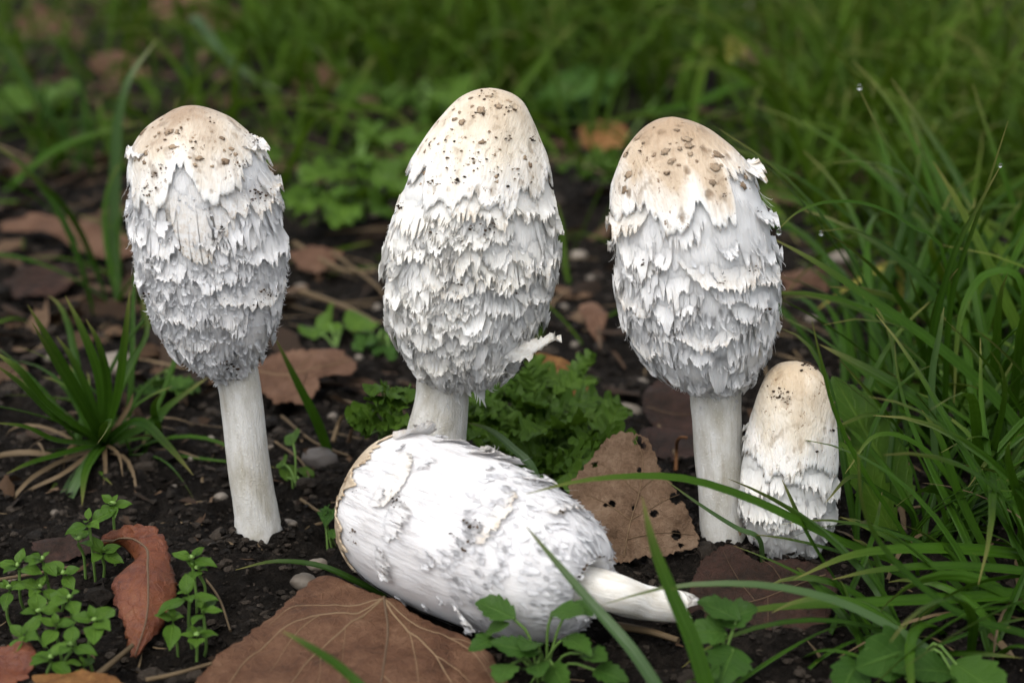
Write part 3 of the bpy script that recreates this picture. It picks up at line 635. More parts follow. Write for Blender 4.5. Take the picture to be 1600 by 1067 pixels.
mushroom('shaggy_mushroom', 'white shaggy mushroom with fawn spotted skin and smooth patches, beside the small young one', (pr[4][0], YR, pr[4][2]), capR, (MF_R, MC_R), edgeR,
    [dict(u0=.36, u1=.70, row=.75, W=(.30, .26), L=(.62, .50), lift=(.05, .08), curl=.6, warm=.15, dens=.3), dict(u0=.60, u1=1.0, row=.34, W=(.22, .16), L=(.42, .34), lift=(.08, .10), curl=.45, warm=.12, dens=.85)],
    flR, [(1132, 305, 3, 8), (1128, 435, 8, 10), (1005, 240, 10, 10), (1175, 420, 8, 14), (1103, 540, 3, 6), (1195, 480, 5, 10), (1010, 410, 6, 8), (1195, 325, 8, 12)],
    [dict(n=80, u0=.3, u1=.75, length=(.3, .7), lift=.4, ths=(R(-50), R(0))), dict(n=60, u0=.38, u1=.8, length=(.3, .75), lift=.25), dict(n=50, u0=.35, u1=.75, length=(.3, .6), lift=.35, ths=(R(-180), R(-135)))], 13, (62, .40, .90, 1.1, .55, .14, .3), crown_lift=.08, nwart=50, wart_u=(.01, .3), wsize=(.035, .075), stp=stR)

# --- the small young one
YS = -1.4
capS = Cap(*profile_px([(566, 1242, 1242), (569, 1222, 1262), (578, 1204, 1280), (596, 1190, 1294), (625, 1179, 1303), (660, 1170, 1308), (700, 1161, 1310), (745, 1153, 1311), (790, 1154, 1308), (825, 1163, 1299), (850, 1177, 1288), (868, 1196, 1276)], YS), YS, seed=4, lump=.02)
edgeS = [(-180, .52), (-150, .52), (-132, .56), (-122, .60), (-112, .55), (-104, .60), (-96, .64), (-88, .60), (-80, .545), (-70, .55), (-58, .56), (-45, .60), (-35, .64), (-20, .6), (20, .55), (70, .62), (120, .55)]
flS = [dict(p=(1240, 700), w=48, l=46, h=.10, warm=.5, stain=.3, point=.7), dict(p=(1280, 715), w=70, l=62, h=.10, warm=.15, point=.6), dict(p=(1192, 725), w=64, l=52, h=.12, warm=.3, stain=.3), dict(p=(1185, 775), w=70, l=46, h=.12, warm=.25, stain=.2), dict(p=(1255, 770), w=80, l=48, h=.11, warm=.15), dict(p=(1298, 740), w=40, l=46, h=.14, warm=.2), dict(p=(1215, 800), w=60, l=36, h=.1, warm=.1), dict(p=(1300, 785), w=40, l=36, h=.12, warm=.2)]
bS = PY(1236, 866, YS)
mushroom('young_mushroom', 'small young shaggy mushroom with closed egg-shaped cream cap, low on the ground', (bS[0], YS, bS[2]), capS, (MF_S, MC_S), edgeS,
    [dict(u0=.62, u1=1.0, row=.26, W=(.17, .13), L=(.26, .18), lift=(.03, .045), curl=.6, warm=.1, dens=.7, pt=(2.4, .8))],
    flS, [(1222, 618, 12, 60), (1260, 570, 10, 70), (1272, 572, 6, 40), (1195, 640, 2, 4), (1296, 672, 4, 10), (1283, 705, 5, 10), (1208, 672, 6, 6), (1308, 632, 5, 14)],
    [dict(n=40, u0=.6, u1=.9, length=(.2, .4), lift=.25)], 14, (15, .62, .90, .8, .5, .07, .25), crown_lift=.03, nwart=0, speck_lift=.07)

# --- the fallen one, lying on its side in front of the tallest
tipF, rimF = G(572, 772, 2.7), G(922, 920, 1.95)
axF = tipF - rimF; LF = np.linalg.norm(axF); ez = axF / LF
ey = np.array([0, 1.0, 0]); ey = unit(ey - ez * ey.dot(ez)); ex = np.cross(ey, ez)
MFm = np.eye(4); MFm[:3, 0], MFm[:3, 1], MFm[:3, 2], MFm[:3, 3] = ex, ey, ez, rimF
_pf = spline(np.array([(0, 0, 1.0), (0, 1.15, .993), (0, 1.85, .96), (0, 2.30, .90), (0, 2.58, .80), (0, 2.72, .66), (0, 2.75, .52), (0, 2.70, .38), (0, 2.50, .24), (0, 2.15, .12), (0, 1.6, .03), (0, 1.0, 0)]), 160)
_pf[:, 1] *= .845; _pf[0, 1] = 0
capF = Cap(_pf[:, 0], np.maximum(_pf[:, 1], 0), _pf[:, 2] * LF, 0.0, MFm, seed=5, lump=.03)
edgeF = [(-180, .24), (-150, .27), (-125, .28), (-108, .31), (-98, .27), (-90, .24), (-80, .22), (-70, .24), (-60, .28), (-45, .22), (-30, .27), (-10, .22), (10, .30), (30, .25), (60, .28), (100, .2), (140, .27)]
flF = [dict(p=(585, 738), w=70, l=66, h=.07, warm=.75, point=.5, stain=.1, jag=.03), dict(p=(695, 672), w=44, l=36, h=.10, warm=.6), dict(p=(752, 792), w=66, l=40, h=.10, warm=.75, stain=.7, jag=.12),
       dict(p=(590, 805), w=60, l=60, h=.06, warm=.3), dict(p=(700, 955), w=50, l=48, h=.3, warm=.2), dict(p=(872, 778), w=40, l=30, h=.10, warm=.6, stain=.5), dict(p=(575, 870), w=50, l=50, h=.16, warm=.3), dict(p=(640, 672), w=36, l=34, h=.34, warm=.8, stain=.4, point=.9)]
edgeF = [(a, u * .85) for a, u in edgeF]
rootF, cpF, rF = mushroom('fallen_mushroom', 'white shaggy mushroom lying on its side with a broken stipe, on the big russet leaf', (rimF[0] - 3, rimF[1], 0), capF, (MF_F, MC_F), edgeF,
    [dict(u0=.60, u1=1.0, row=.34, W=(.26, .19), L=(.40, .30), lift=(.06, .12), curl=.3, warm=.1, pt=(1.8, .9), dens=.8)],
    flF, [(622, 785, 7, 26), (618, 770, 6, 10), (742, 822, 8, 30), (732, 845, 7, 12), (715, 835, 5, 8), (722, 858, 3, 5), (880, 805, 4, 6), (555, 830, 5, 16), (556, 845, 4, 10), (930, 905, 14, 70), (935, 880, 8, 30), (935, 930, 10, 40), (566, 765, 8, 8)],
    [dict(n=600, u0=.2, u1=.7, length=(.4, 1.0), wid=(.010, .028), lift=.02, curl=.3), dict(n=50, u0=.25, u1=.9, length=(.25, .5), lift=.3), dict(n=30, u0=.5, u1=.9, length=(.3, .6), lift=.6, ths=(R(-20), R(30)))], 15, (26, .3, .72, .45, .40, .05, .15), crown_lift=.02, nwart=14, wart_u=(.02, .2))
e_ = G(1066, 950, .75); a_ = rimF + ez * 1.0
pf = np.array([a_, rimF * .8 + e_ * .2, rimF * .45 + e_ * .55, rimF * .15 + e_ * .85, e_])
pf[1:, 2] = [1.75, 1.2, .9, .75]
def broken_stipe():
    n, K = 40, 50
    Q = spline(np.column_stack([pf, [.52, .53, .50, .48, .47]]), K); P, rr = Q[:, :3], Q[:, 3]
    T = unit(np.gradient(P, axis=0)); X = unit(np.cross(T, np.array([0, 0, 1.0]))); Yv = np.cross(X, T)
    th = np.linspace(0, 2 * math.pi, n, endpoint=False)[None]; t = np.linspace(0, 1, K)[:, None]
    split = np.exp(-((np.degrees(th) - 330 + 40) / 16) ** 2) * np.clip((t - .25) * 2, 0, 1)      # the torn groove along its side
    rad = rr[:, None] * (1 + .05 * fbm(np.cos(th) * 1.2, np.sin(th) * 1.2 + t * 3, 3, 77) - .75 * split)
    V = P[:, None] + (np.cos(th) * rad)[..., None] * X[:, None] + (np.sin(th) * rad)[..., None] * Yv[:, None]
    V[-6:] += T[-6:, None] * (np.linspace(0, 1, 6)[:, None, None] * (.6 * (vnoise(th * 3.0, th * 0, 79)[..., None] - .5)))
    end = V[-1].mean(0); ring = end + (V[-1] - end) * .55 - T[-1] * .5; ring2 = end + (V[-1] - end) * .4 - T[-1] * 1.4
    V = np.concatenate([V, ring[None], ring2[None]])
    st = np.stack([np.broadcast_to(th * .8, V.shape[:2]), np.broadcast_to(np.linspace(0, 5, K + 2)[:, None], V.shape[:2]), np.zeros(V.shape[:2])], -1)
    A = np.zeros(V.shape[:2]); A[:K] = split * .78 + .12 * t; A[-8:] = .68
    return Buf().add(V.reshape(-1, 3), gridq(K + 2, n, True), None, st.reshape(-1, 3), A)
broken_stipe().build('stipe', MSTIPE2, rootF)['label'] = 'split stipe with a torn end'

# ------------------------------------------------------------------ dead leaves
def frame(n, hint=(1, 0, 0)):
    n = unit(n); e1 = unit(np.array(hint, float) - n * np.dot(hint, n)); return e1, np.cross(n, e1), n
def closed(P, n):
    P = np.asarray(P, float); m = len(P); E = np.vstack([P[-3:], P, P[:3]]); Q = spline(E, (m + 5) * 24 + 1)[3 * 24:(m + 3) * 24]
    d = np.concatenate([[0], np.cumsum(np.linalg.norm(np.diff(np.vstack([Q, Q[:1]]), axis=0), axis=1))])
    s_ = np.linspace(0, d[-1], n, endpoint=False); QQ = np.vstack([Q, Q[:1]])
    return np.stack([np.interp(s_, d, QQ[:, i]) for i in range(P.shape[1])], -1)
def leaf_px(name, label, outline, centre, pt, nrm, curl, mat, veins=(), holes=(), serr=(.05, 40), n=150, K=22, rough=.05, seed=0, wob=.04, pucker=.10, vmat=None, cat='leaf', group=None, solid=.02):
    """a dead leaf: outline and veins laid out in the leaf's own plane (pt, nrm), then curled"""
    nrm = unit(np.array(nrm, float)); pt = np.array(pt, float); e1, e2, e3 = frame(nrm); r = np.random.RandomState(seed)
    flat = lambda q: np.array([[(PP(x, y, pt, nrm) - pt) @ e1, (PP(x, y, pt, nrm) - pt) @ e2] for x, y in q])
    vp = np.concatenate([spline(flat(v[0]), 40) for v in veins]) if len(veins) else None
    def hgt(a, b):
        h = curl(a, b) + rough * (fbm(a * .9 + seed * 3, b * .9, 3, 91)) * 2
        if vp is not None and pucker:                 # the blade bulges between its veins
            A_, B_ = np.ravel(a), np.ravel(b); dd = np.full(A_.shape, 9.0)
            for q in vp: dd = np.minimum(dd, (A_ - q[0]) ** 2 + (B_ - q[1]) ** 2)
            h = h + pucker * (np.minimum(np.sqrt(dd), .7) ** .7).reshape(np.shape(a))
        return h
    to3 = lambda ab: pt + ab[..., 0:1] * e1 + ab[..., 1:2] * e2 + hgt(ab[..., 0], ab[..., 1])[..., None] * e3
    O = closed(flat(outline), n); C = flat([centre])[0]
    i = np.arange(n); saw = (i * serr[1] / n) % 1.0
    d = unit(O - C); O = O + d * (serr[0] * (saw - .5) + serr[0] * .8 * (r.rand(n) - .5))[:, None]
    O = C + (O - C) * (1 + wob * 2 * fbm(np.cos(i / n * 6.2832) * 1.6 + seed, np.sin(i / n * 6.2832) * 1.6 + 4, 3, 99))[:, None]
    t = (np.linspace(.001, 1, K) ** .85)[:, None, None]
    AB = C + (O - C)[None] * t
    F = gridq(K, n, True); V = to3(AB)
    if len(holes):
        hc = flat([(h[0], h[1]) for h in holes]); hr = np.array([h[2] for h in holes]) / 52.0
        fc = AB.reshape(-1, 2)[F].mean(1)
        dd = np.linalg.norm(fc[:, None] - hc[None], axis=-1) * (1 + .5 * (vnoise(fc[:, :1] * 6, fc[:, 1:] * 6, 93) - .5))
        F = F[(dd > hr[None]).all(1)]
    st = np.stack([AB[..., 0], AB[..., 1], 0 * AB[..., 0]], -1)
    b = Buf(); b.add(V.reshape(-1, 3), F, None, st.reshape(-1, 3)); b.add(to3(C[None]), None, None)
    base = V.reshape(-1, 3).mean(0); base[2] = V[..., 2].min()
    root = thing(name, label, cat, base, group)
    bl = b.build('blade', mat, root)
    if solid:
        m = bl.modifiers.new('thickness', 'SOLIDIFY'); m.thickness = solid * S; m.offset = -1
    for v in veins:
        pts, wd = v[0], v[1] * .68; ab = spline(flat(pts), 26); P = to3(ab); tn = unit(np.gradient(ab, axis=0)); sd = np.stack([-tn[:, 1], tn[:, 0]], -1)
        ww = wd * np.linspace(1, .35, 26)[:, None]
        rows = []
        for k, up in ((-1, -.015), (-.45, .7), (.45, .7), (1, -.015)):
            q = to3(ab + sd * ww * k * .5); rows.append(q + e3 * (ww * .55 * max(up, 0) + (.03 if up > 0 else -.005)))
        W_ = np.stack(rows, 1)
        vb = Buf().add(W_.reshape(-1, 3), gridq(26, 4), None, np.repeat(np.stack([ab[:, 0], ab[:, 1], 0 * ab[:, 0]], -1), 4, 0))
        vb.build('vein', (v[2] if len(v) > 2 else vmat) or MVEIN, root)
    return root
def ribbon_px(name, label, A, Bp, mat, bulge, n=60, m=16, cat='leaf', serr=.03, seed=0, vein=None):
    """a curled leaf between two edges given as (px, py, depth Y)"""
    P = spline(np.array([PY(*q) for q in A]), n); Q = spline(np.array([PY(*q) for q in Bp]), n); r = np.random.RandomState(seed)
    a = np.linspace(0, 1, m)[None, :, None]
    V = P[:, None] * (1 - a) + Q[:, None] * a
    N = unit(np.cross(np.gradient(V, axis=0), np.gradient(V, axis=1)))
    wd = np.linalg.norm(Q - P, axis=1)[:, None, None]
    i = np.linspace(0, 1, n)[:, None, None]
    N = np.where(N[..., 1:2] > 0, -N, N)
    V = V + N * (bulge * wd * 4 * a * (1 - a) + .12 * (fbm(i * 9 + seed, a * 3, 3, 95)))
    V[:, 0] += serr * r.randn(n, 3); V[:, -1] += serr * r.randn(n, 3)
    st = np.stack([np.broadcast_to(a[..., 0], (n, m)), np.broadcast_to(i[..., 0], (n, m)), np.zeros((n, m))], -1)
    base = V.reshape(-1, 3).mean(0); base[2] = V[..., 2].min()
    root = thing(name, label, cat, base)
    bl = Buf().add(V.reshape(-1, 3), gridq(n, m), None, st.reshape(-1, 3)).build('blade', mat, root)
    md = bl.modifiers.new('thickness', 'SOLIDIFY'); md.thickness = .02 * S
    if vein is not None:
        k = int(vein * (m - 1)); C = V[:, k] ; w_ = .05 * np.linspace(1, .4, n)[:, None]; e = unit(V[:, k + 1] - V[:, k - 1]); nn = N[:, k]
        W_ = np.stack([C - e * w_, C + nn * w_ * .9 + nn * .01, C + e * w_], 1)
        Buf().add(W_.reshape(-1, 3), gridq(n, 3)).build('vein', MVEIND, root)
    return root

pB = G(600, 938, .95)
leaf_px('fallen_leaf', 'broad russet dead leaf with pale veins, lying under the fallen mushroom',
    [(600, 936), (560, 915), (520, 898), (494, 896), (462, 925), (420, 962), (362, 1008), (318, 1050), (285, 1110), (300, 1180), (380, 1250), (500, 1300), (600, 1330), (700, 1280), (790, 1190), (812, 1110), (788, 1052), (745, 1010), (700, 984), (650, 958), (620, 940)], (600, 1010),
    pB, (0, -.18, 1), lambda a, b: -.016 * a ** 2 - .006 * (b + 3) ** 2 + .1 + .25 * np.exp(-((a + 5) / 1.2) ** 2) + .2 * np.exp(-((a - 3.2) / .8) ** 2), ML_BIG,
    [([(600, 938), (606, 980), (603, 1020), (596, 1070), (585, 1150), (590, 1260)], .14, MVEIND), ([(600, 940), (560, 958), (500, 965), (440, 985), (385, 1030), (340, 1090)], .10), ([(600, 940), (540, 985), (500, 1015), (460, 1060), (430, 1120)], .09), ([(600, 940), (560, 945), (500, 945), (450, 950), (420, 972)], .07),
     ([(602, 945), (640, 990), (680, 1030), (712, 1080), (740, 1150)], .10), ([(602, 942), (650, 975), (700, 1000), (750, 1035), (780, 1090)], .08), ([(640, 990), (650, 1040), (655, 1090), (650, 1160)], .06), ([(500, 1015), (500, 1050), (490, 1100), (480, 1150)], .05), ([(600, 1060), (630, 1100), (650, 1200)], .06), ([(594, 1080), (560, 1120), (530, 1200)], .06), ([(540, 985), (535, 1030), (530, 1090)], .045), ([(680, 1030), (720, 1050), (760, 1110)], .05), ([(500, 965), (455, 1000), (420, 1050)], .045), ([(700, 1000), (735, 1010), (765, 1040)], .04)],
    serr=(.06, 60), rough=.12, seed=1, pucker=.07, K=44, n=220)
ribbon_px('curled_leaf', 'curled glossy red-brown dead leaf standing among the chickweed',
    [(158, 838, -2.6), (200, 818, -3.0), (240, 824, -3.5), (264, 858, -4.1), (272, 900, -4.9), (277, 922, -5.4), (258, 972, -6.6), (214, 1027, -7.9)], [(158, 850, -2.6), (186, 853, -2.7), (206, 868, -3.3), (208, 884, -4.2), (182, 902, -5.2), (176, 928, -5.9), (193, 978, -7.0), (206, 1024, -7.9)], ML_RED, .28, seed=3, vein=.5)
pT = G(1000, 868, .15)
leaf_px('holed_leaf', 'tan dry leaf full of small holes, propped against the mushroom stipe',
    [(975, 674), (1008, 684), (1022, 706), (1032, 738), (1058, 768), (1078, 800), (1094, 838), (1092, 856), (1062, 866), (1034, 876), (1005, 874), (975, 880), (945, 868), (925, 835), (908, 800), (888, 768), (905, 745), (925, 722), (940, 698), (958, 680)], (990, 785),
    pT, (-.1, -.82, .62), lambda a, b: .25 - .05 * (a) ** 2 - .03 * (b - 2) ** 2, ML_TAN,
    [([(975, 870), (985, 820), (1000, 770), (1005, 720), (990, 680)], .06), ([(985, 815), (950, 790), (915, 772)], .04), ([(1000, 775), (965, 745), (935, 722)], .04), ([(985, 815), (1030, 790), (1062, 775)], .04), ([(1000, 770), (1025, 745), (1035, 735)], .035), ([(980, 845), (1030, 835), (1085, 835)], .035)],
    holes=[(1022, 804, 6), (1057, 838, 7), (1064, 853, 4), (957, 790, 6), (947, 792, 4), (1055, 783, 9), (996, 690, 7), (1005, 697, 5), (990, 797, 3), (930, 727, 4), (1000, 738, 4)], serr=(.08, 46), rough=.16, seed=4, n=190, K=34)
pD = G(1190, 940, .45)
leaf_px('dark_leaf', 'dark wet brown leaf with reddish mottling, at the foot of the young mushroom',
    [(1128, 850), (1150, 852), (1180, 872), (1230, 876), (1285, 888), (1312, 918), (1300, 965), (1270, 1000), (1220, 1012), (1150, 1015), (1092, 990), (1074, 952), (1082, 900), (1105, 868)], (1190, 940),
    pD, (-.15, -.55, .85), lambda a, b: .12 - .03 * a ** 2 - .03 * b ** 2, ML_DARK, [([(1290, 900), (1230, 925), (1160, 945), (1085, 960)], .06, MVEIND), ([(1230, 925), (1210, 890), (1190, 872)], .04, MVEIND), ([(1180, 940), (1150, 900), (1130, 860)], .04, MVEIND), ([(1200, 935), (1200, 980), (1190, 1010)], .04, MVEIND)], serr=(.06, 50), rough=.12, seed=5)
pK = G(480, 612, .45)
leaf_px('flat_leaf', 'pale brown ragged dead leaf lying flat on the soil by the leaning mushroom',
    [(405, 570), (440, 556), (485, 552), (525, 552), (550, 562), (556, 575), (545, 590), (520, 592), (500, 600), (498, 615), (478, 634), (455, 632), (432, 634), (412, 622), (395, 600)], (465, 592),
    pK, (.05, -.30, 1), lambda a, b: .1 - .02 * a ** 2, ML_PALE, [([(405, 585), (450, 590), (500, 580), (550, 565)], .06), ([(450, 590), (480, 570), (490, 555)], .04), ([(450, 590), (470, 615), (475, 630)], .04)], serr=(.12, 30), rough=.14, seed=6)
pO = G(890, 640, .9)
leaf_px('orange_leaf', 'narrow orange-brown leaf leaning up behind the feathery green herb', [(832, 556), (850, 552), (880, 562), (908, 585), (930, 618), (955, 648), (940, 652), (912, 642), (885, 625), (858, 600), (838, 578)], (880, 600), pO, (.1, -.8, .6), lambda a, b: .15 - .05 * b ** 2, ML_OR, [([(836, 560), (880, 592), (920, 625), (948, 648)], .05)], serr=(.03, 40), rough=.08, seed=7)
pU = G(1050, 650, .4)
leaf_px('purple_leaf', 'dull purple-brown leaf flat on the soil behind the fawn-skinned mushroom', [(1010, 612), (1045, 598), (1085, 602), (1110, 622), (1112, 670), (1085, 698), (1050, 690), (1015, 668), (1005, 640)], (1055, 648), pU, (0, -.35, 1), lambda a, b: .1 - .02 * a ** 2, ML_DARK, [([(1010, 640), (1060, 650), (1108, 640)], .05, MVEIND)], serr=(.06, 30), rough=.1, seed=8)
pX = G(1000, 700, .2)
leaf_px('buried_leaf', 'dull brown leaf half hidden between the holed leaf and the stipe', [(1000, 672), (1040, 668), (1085, 678), (1100, 700), (1080, 722), (1045, 720), (1010, 705)], (1050, 695), G(1050, 700, .3), (0, -.3, 1), lambda a, b: 0 * a, ML_DARK, serr=(.05, 30), seed=9)
for k, (nm, lb, out, c, z, nr, mt) in enumerate([
    ('long_dead_leaf', 'long tawny dead leaf lying across the soil beyond the grass tuft', [(0, 338), (40, 330), (100, 340), (160, 348), (205, 362), (200, 402), (150, 398), (90, 380), (40, 362), (-20, 352)], (110, 366), .6, (0, -.35, 1), ML_PALE),
    ('curved_dead_leaf', 'blurred brown leaf arched over the litter far behind the leaning mushroom', [(40, 8), (75, 5), (110, 20), (132, 48), (140, 78), (128, 92), (100, 84), (70, 66), (40, 58), (20, 36)], (85, 48), 1.2, (.2, -.7, .7), ML_PALE),
    ('pinkish_dead_leaf', 'large pinkish-brown dead leaf far behind the leaning mushroom', [(232, 4), (270, -18), (330, -12), (372, 12), (384, 40), (350, 52), (320, 68), (285, 72), (262, 50), (240, 24)], (305, 28), 1.2, (0, -.6, .8), ML_PALE),
    ('tawny_leaf_scrap', 'tawny scrap of dead leaf behind the fawn-skinned mushroom', [(1218, 432), (1250, 424), (1290, 430), (1300, 450), (1270, 468), (1230, 466), (1212, 450)], (1255, 446), .4, (0, -.3, 1), ML_PALE),
    ('red_leaf', 'deep red leaf at the edge of the chickweed patch', [(-30, 1015), (10, 1008), (42, 1018), (52, 1040), (40, 1068), (10, 1085), (-30, 1080)], (10, 1045), .5, (0, -.3, 1), ML_RED),
    ('orange_leaf_scrap', 'orange-brown leaf scrap beside the deep red leaf', [(60, 1062), (100, 1052), (140, 1056), (180, 1070), (170, 1095), (110, 1105), (60, 1092)], (115, 1076), .5, (0, -.3, 1), ML_OR),
    ('brown_leaf', 'brown leaf buried in the long grass behind the young mushroom', [(1490, 668), (1530, 650), (1580, 648), (1620, 665), (1610, 705), (1560, 715), (1510, 705)], (1555, 682), .8, (0, -.4, 1), ML_DARK),
    ('brown_leaf_scrap', 'small brown leaf scrap on soil between the two tallest mushrooms', [(905, 485), (925, 480), (945, 492), (948, 520), (938, 545), (922, 540), (915, 512)], (928, 512), .4, (0, -.4, 1), ML_PALE),
    ('shed_leaf', 'brown shed leaf on the litter behind the leaning cap', [(150, 95), (190, 85), (228, 98), (235, 122), (200, 132), (165, 122)], (195, 110), 1.0, (0, -.5, 1), ML_PALE),
    ('shed_leaf', 'shed leaf half under weeds at the far lawn edge', [(470, 120), (500, 110), (530, 122), (528, 140), (495, 148), (470, 138)], (500, 130), 1.0, (.2, -.5, 1), ML_PALE),
    ('shed_leaf', 'rusty shed leaf on the far soil behind the tallest cap', [(905, 205), (940, 195), (975, 208), (970, 228), (930, 235)], (940, 215), 1.0, (-.2, -.5, 1), ML_OR),
    ('shed_leaf', 'dull shed leaf below the long tawny leaf', [(10, 430), (50, 418), (95, 425), (100, 450), (55, 462), (15, 452)], (55, 440), .5, (.1, -.4, 1), ML_DARK),
    ('shed_leaf', 'brown shed leaf on soil behind the leaning cap and seedling', [(455, 395), (490, 385), (525, 398), (515, 418), (475, 420)], (488, 402), .5, (.1, -.4, 1), ML_PALE),
    ('torn_leaf', 'torn brown leaf under the grass tuft beside the curled red leaf', [(60, 852), (100, 838), (140, 842), (160, 858), (130, 876), (90, 880), (62, 868)], (110, 860), .3, (0, -.3, 1), ML_DARK),
    ]):
    leaf_px(nm, lb, out, c, G(c[0], c[1], z), nr, lambda a, b: .12 - .03 * a ** 2 - .03 * b ** 2, mt, serr=(.05, 30), rough=.16, seed=20 + k, n=90, K=14, wob=.3)

# ------------------------------------------------------------------ small leafy plants
def leaf_mesh(base, d, nrm, L, W, shape='ovate', droop=.25, fold=.25, lobes=5, r=None, stalk=0.0, K=None):
    r = r or rng; K = K or (9 if shape in ('ovate', 'round') else 6 * lobes + 1); m = 5
    d = unit(d); nrm = unit(np.array(nrm, float) - d * np.dot(nrm, d)); sd = np.cross(nrm, d)
    t = np.linspace(0, 1, K)[:, None]; a = np.linspace(-1, 1, m)[None]
    if shape == 'ovate': w = np.sin(math.pi * t ** .72) ** .9 * (1 - .25 * t) + .02
    elif shape == 'round': w = np.sqrt(np.clip(1 - (2 * t - 1) ** 2, 0, 1)) ** .9 + .02
    elif shape == 'lobed':
        env = np.sin(math.pi * np.clip(t, .02, 1) ** .85) ** .7 * (.55 + .6 * t); w = env * (.34 + .66 * np.abs(np.sin(lobes * math.pi * t)) ** .7) + .05
    else:                                            # toothed
        w = np.sin(math.pi * t ** .8) ** .8 * (.80 + .25 * ((t * lobes * 1.0) % 1.0)) + .03
    fwd = (.35 if shape == 'lobed' else .12) * W * np.abs(a) * w
    x = t * L + fwd; y = a * w * W * .5
    z = fold * np.abs(y) - droop * L * t ** 2 + .05 * W * np.sin(t * 9 + r.rand() * 6) * np.abs(a) + .06 * W * r.randn(K, m) * (shape == 'lobed')
    V = base + d * stalk + x[..., None] * d + y[..., None] * sd + z[..., None] * nrm
    st = np.stack([np.broadcast_to(a, (K, m)), np.broadcast_to(t, (K, m)), np.full((K, m), r.rand())], -1)
    b = Buf().add(V.reshape(-1, 3), gridq(K, m), None, st.reshape(-1, 3))
    if stalk: tube(np.array([base, base + d * stalk * 1.1]), .035 * max(L, .6), b, 4)
    return b
def tube(path, rad, buf=None, n=6, K=None, taper=1.0):
    buf = buf or Buf(); path = np.asarray(path, float); K = K or max(2, 5 * (len(path) - 1)); P = spline(path, K)
    T = unit(np.gradient(P, axis=0)); X = unit(np.cross(T, np.array([.3, .8, .52]))); Yv = np.cross(T, X); th = np.linspace(0, 2 * math.pi, n, endpoint=False)[None]
    rr = (rad * np.linspace(1, taper, K))[:, None]
    V = P[:, None] + (np.cos(th) * rr)[..., None] * X[:, None] + (np.sin(th) * rr)[..., None] * Yv[:, None]
    st = np.stack([np.broadcast_to(th, V.shape[:2]), np.broadcast_to(np.linspace(0, 1, K)[:, None], V.shape[:2]), np.full(V.shape[:2], .5)], -1)
    return buf.add(V.reshape(-1, 3), gridq(K, n, True), None, st.reshape(-1, 3))
def ground_pt(x, y): return np.array([x, y, float(H(x, y))])
TOCAM = lambda p: unit(CAM - p)

def chickweed(label, rosettes, root_px, seed):
    r = np.random.RandomState(seed); q = G(*root_px, .1); rt = ground_pt(q[0], q[1])
    root = thing('chickweed', label, 'weed', rt, 'chickweed sprigs')
    for px, py, h, sz in rosettes:
        p = G(px, py, h); g = ground_pt(p[0] * .8 + rt[0] * .2, p[1] + .3); sz *= .80
        tube([g - [0, 0, .1], (g + p) / 2 + r.randn(3) * .12, p], .045).build('stem', MSTEM, root)
        az = r.uniform(0, math.pi); ax = unit(np.array([.15 * r.randn(), -.35 + .15 * r.randn(), 1]))
        e1, e2, _ = frame(ax, (math.cos(az), math.sin(az), 0))
        for ring, (ls, el, off) in enumerate(((1.0, .12, 0), (.8, .45, math.pi / 2), (.42, .9, math.pi / 4))):
            for k in range(2):
                if ring == 1 and r.rand() < .12: continue
                an = off + k * math.pi + .25 * r.randn(); h = math.cos(an) * e1 + math.sin(an) * e2
                d = unit(h + ax * (el + .2 * r.randn())); nn = ax - d * ax.dot(d)
                L = sz * ls * r.uniform(.85, 1.2)
                leaf_mesh(p + ax * (.05 + .08 * ring), d, nn, L, L * r.uniform(.62, .78), 'ovate', .22, .22, r=r, stalk=.10 * L).build('leaf', MCHICK, root)
        if r.rand() < .6: crumbs(np.array([p + ax * .2]), np.array([.09]), ICO2, ICO2F, .04, seed=seed).build('bud', MSTEM, root)
chickweed('chickweed sprig with pale ovate leaves beside the russet leaf', [(296, 938, 1.5, .95), (318, 962, 1.2, .7), (300, 878, 1.6, .75), (310, 895, 1.3, .6), (270, 975, 1.0, .85), (308, 1000, .7, .7)], (290, 1000), 31)
chickweed('chickweed sprig spreading beneath the curled red leaf', [(110, 940, 1.5, .95), (148, 975, 1.4, .9), (88, 985, 1.0, .8), (112, 1015, 1.0, .8), (60, 962, 1.2, .75), (40, 1000, .9, .75), (80, 1035, .8, .8), (130, 1045, .6, .6)], (110, 1010), 32)
chickweed('chickweed sprig at the foot of the grass tuft', [(30, 890, 1.4, .8), (68, 880, 1.6, .75), (100, 900, 1.2, .7), (15, 925, 1.0, .65), (62, 925, .9, .75)], (60, 930), 33)
chickweed('upright chickweed sprig rising in front of the grass tuft', [(140, 822, 1.9, .9), (158, 868, 1.0, .7), (176, 792, 2.2, .65), (122, 850, 1.3, .7)], (160, 880), 34)

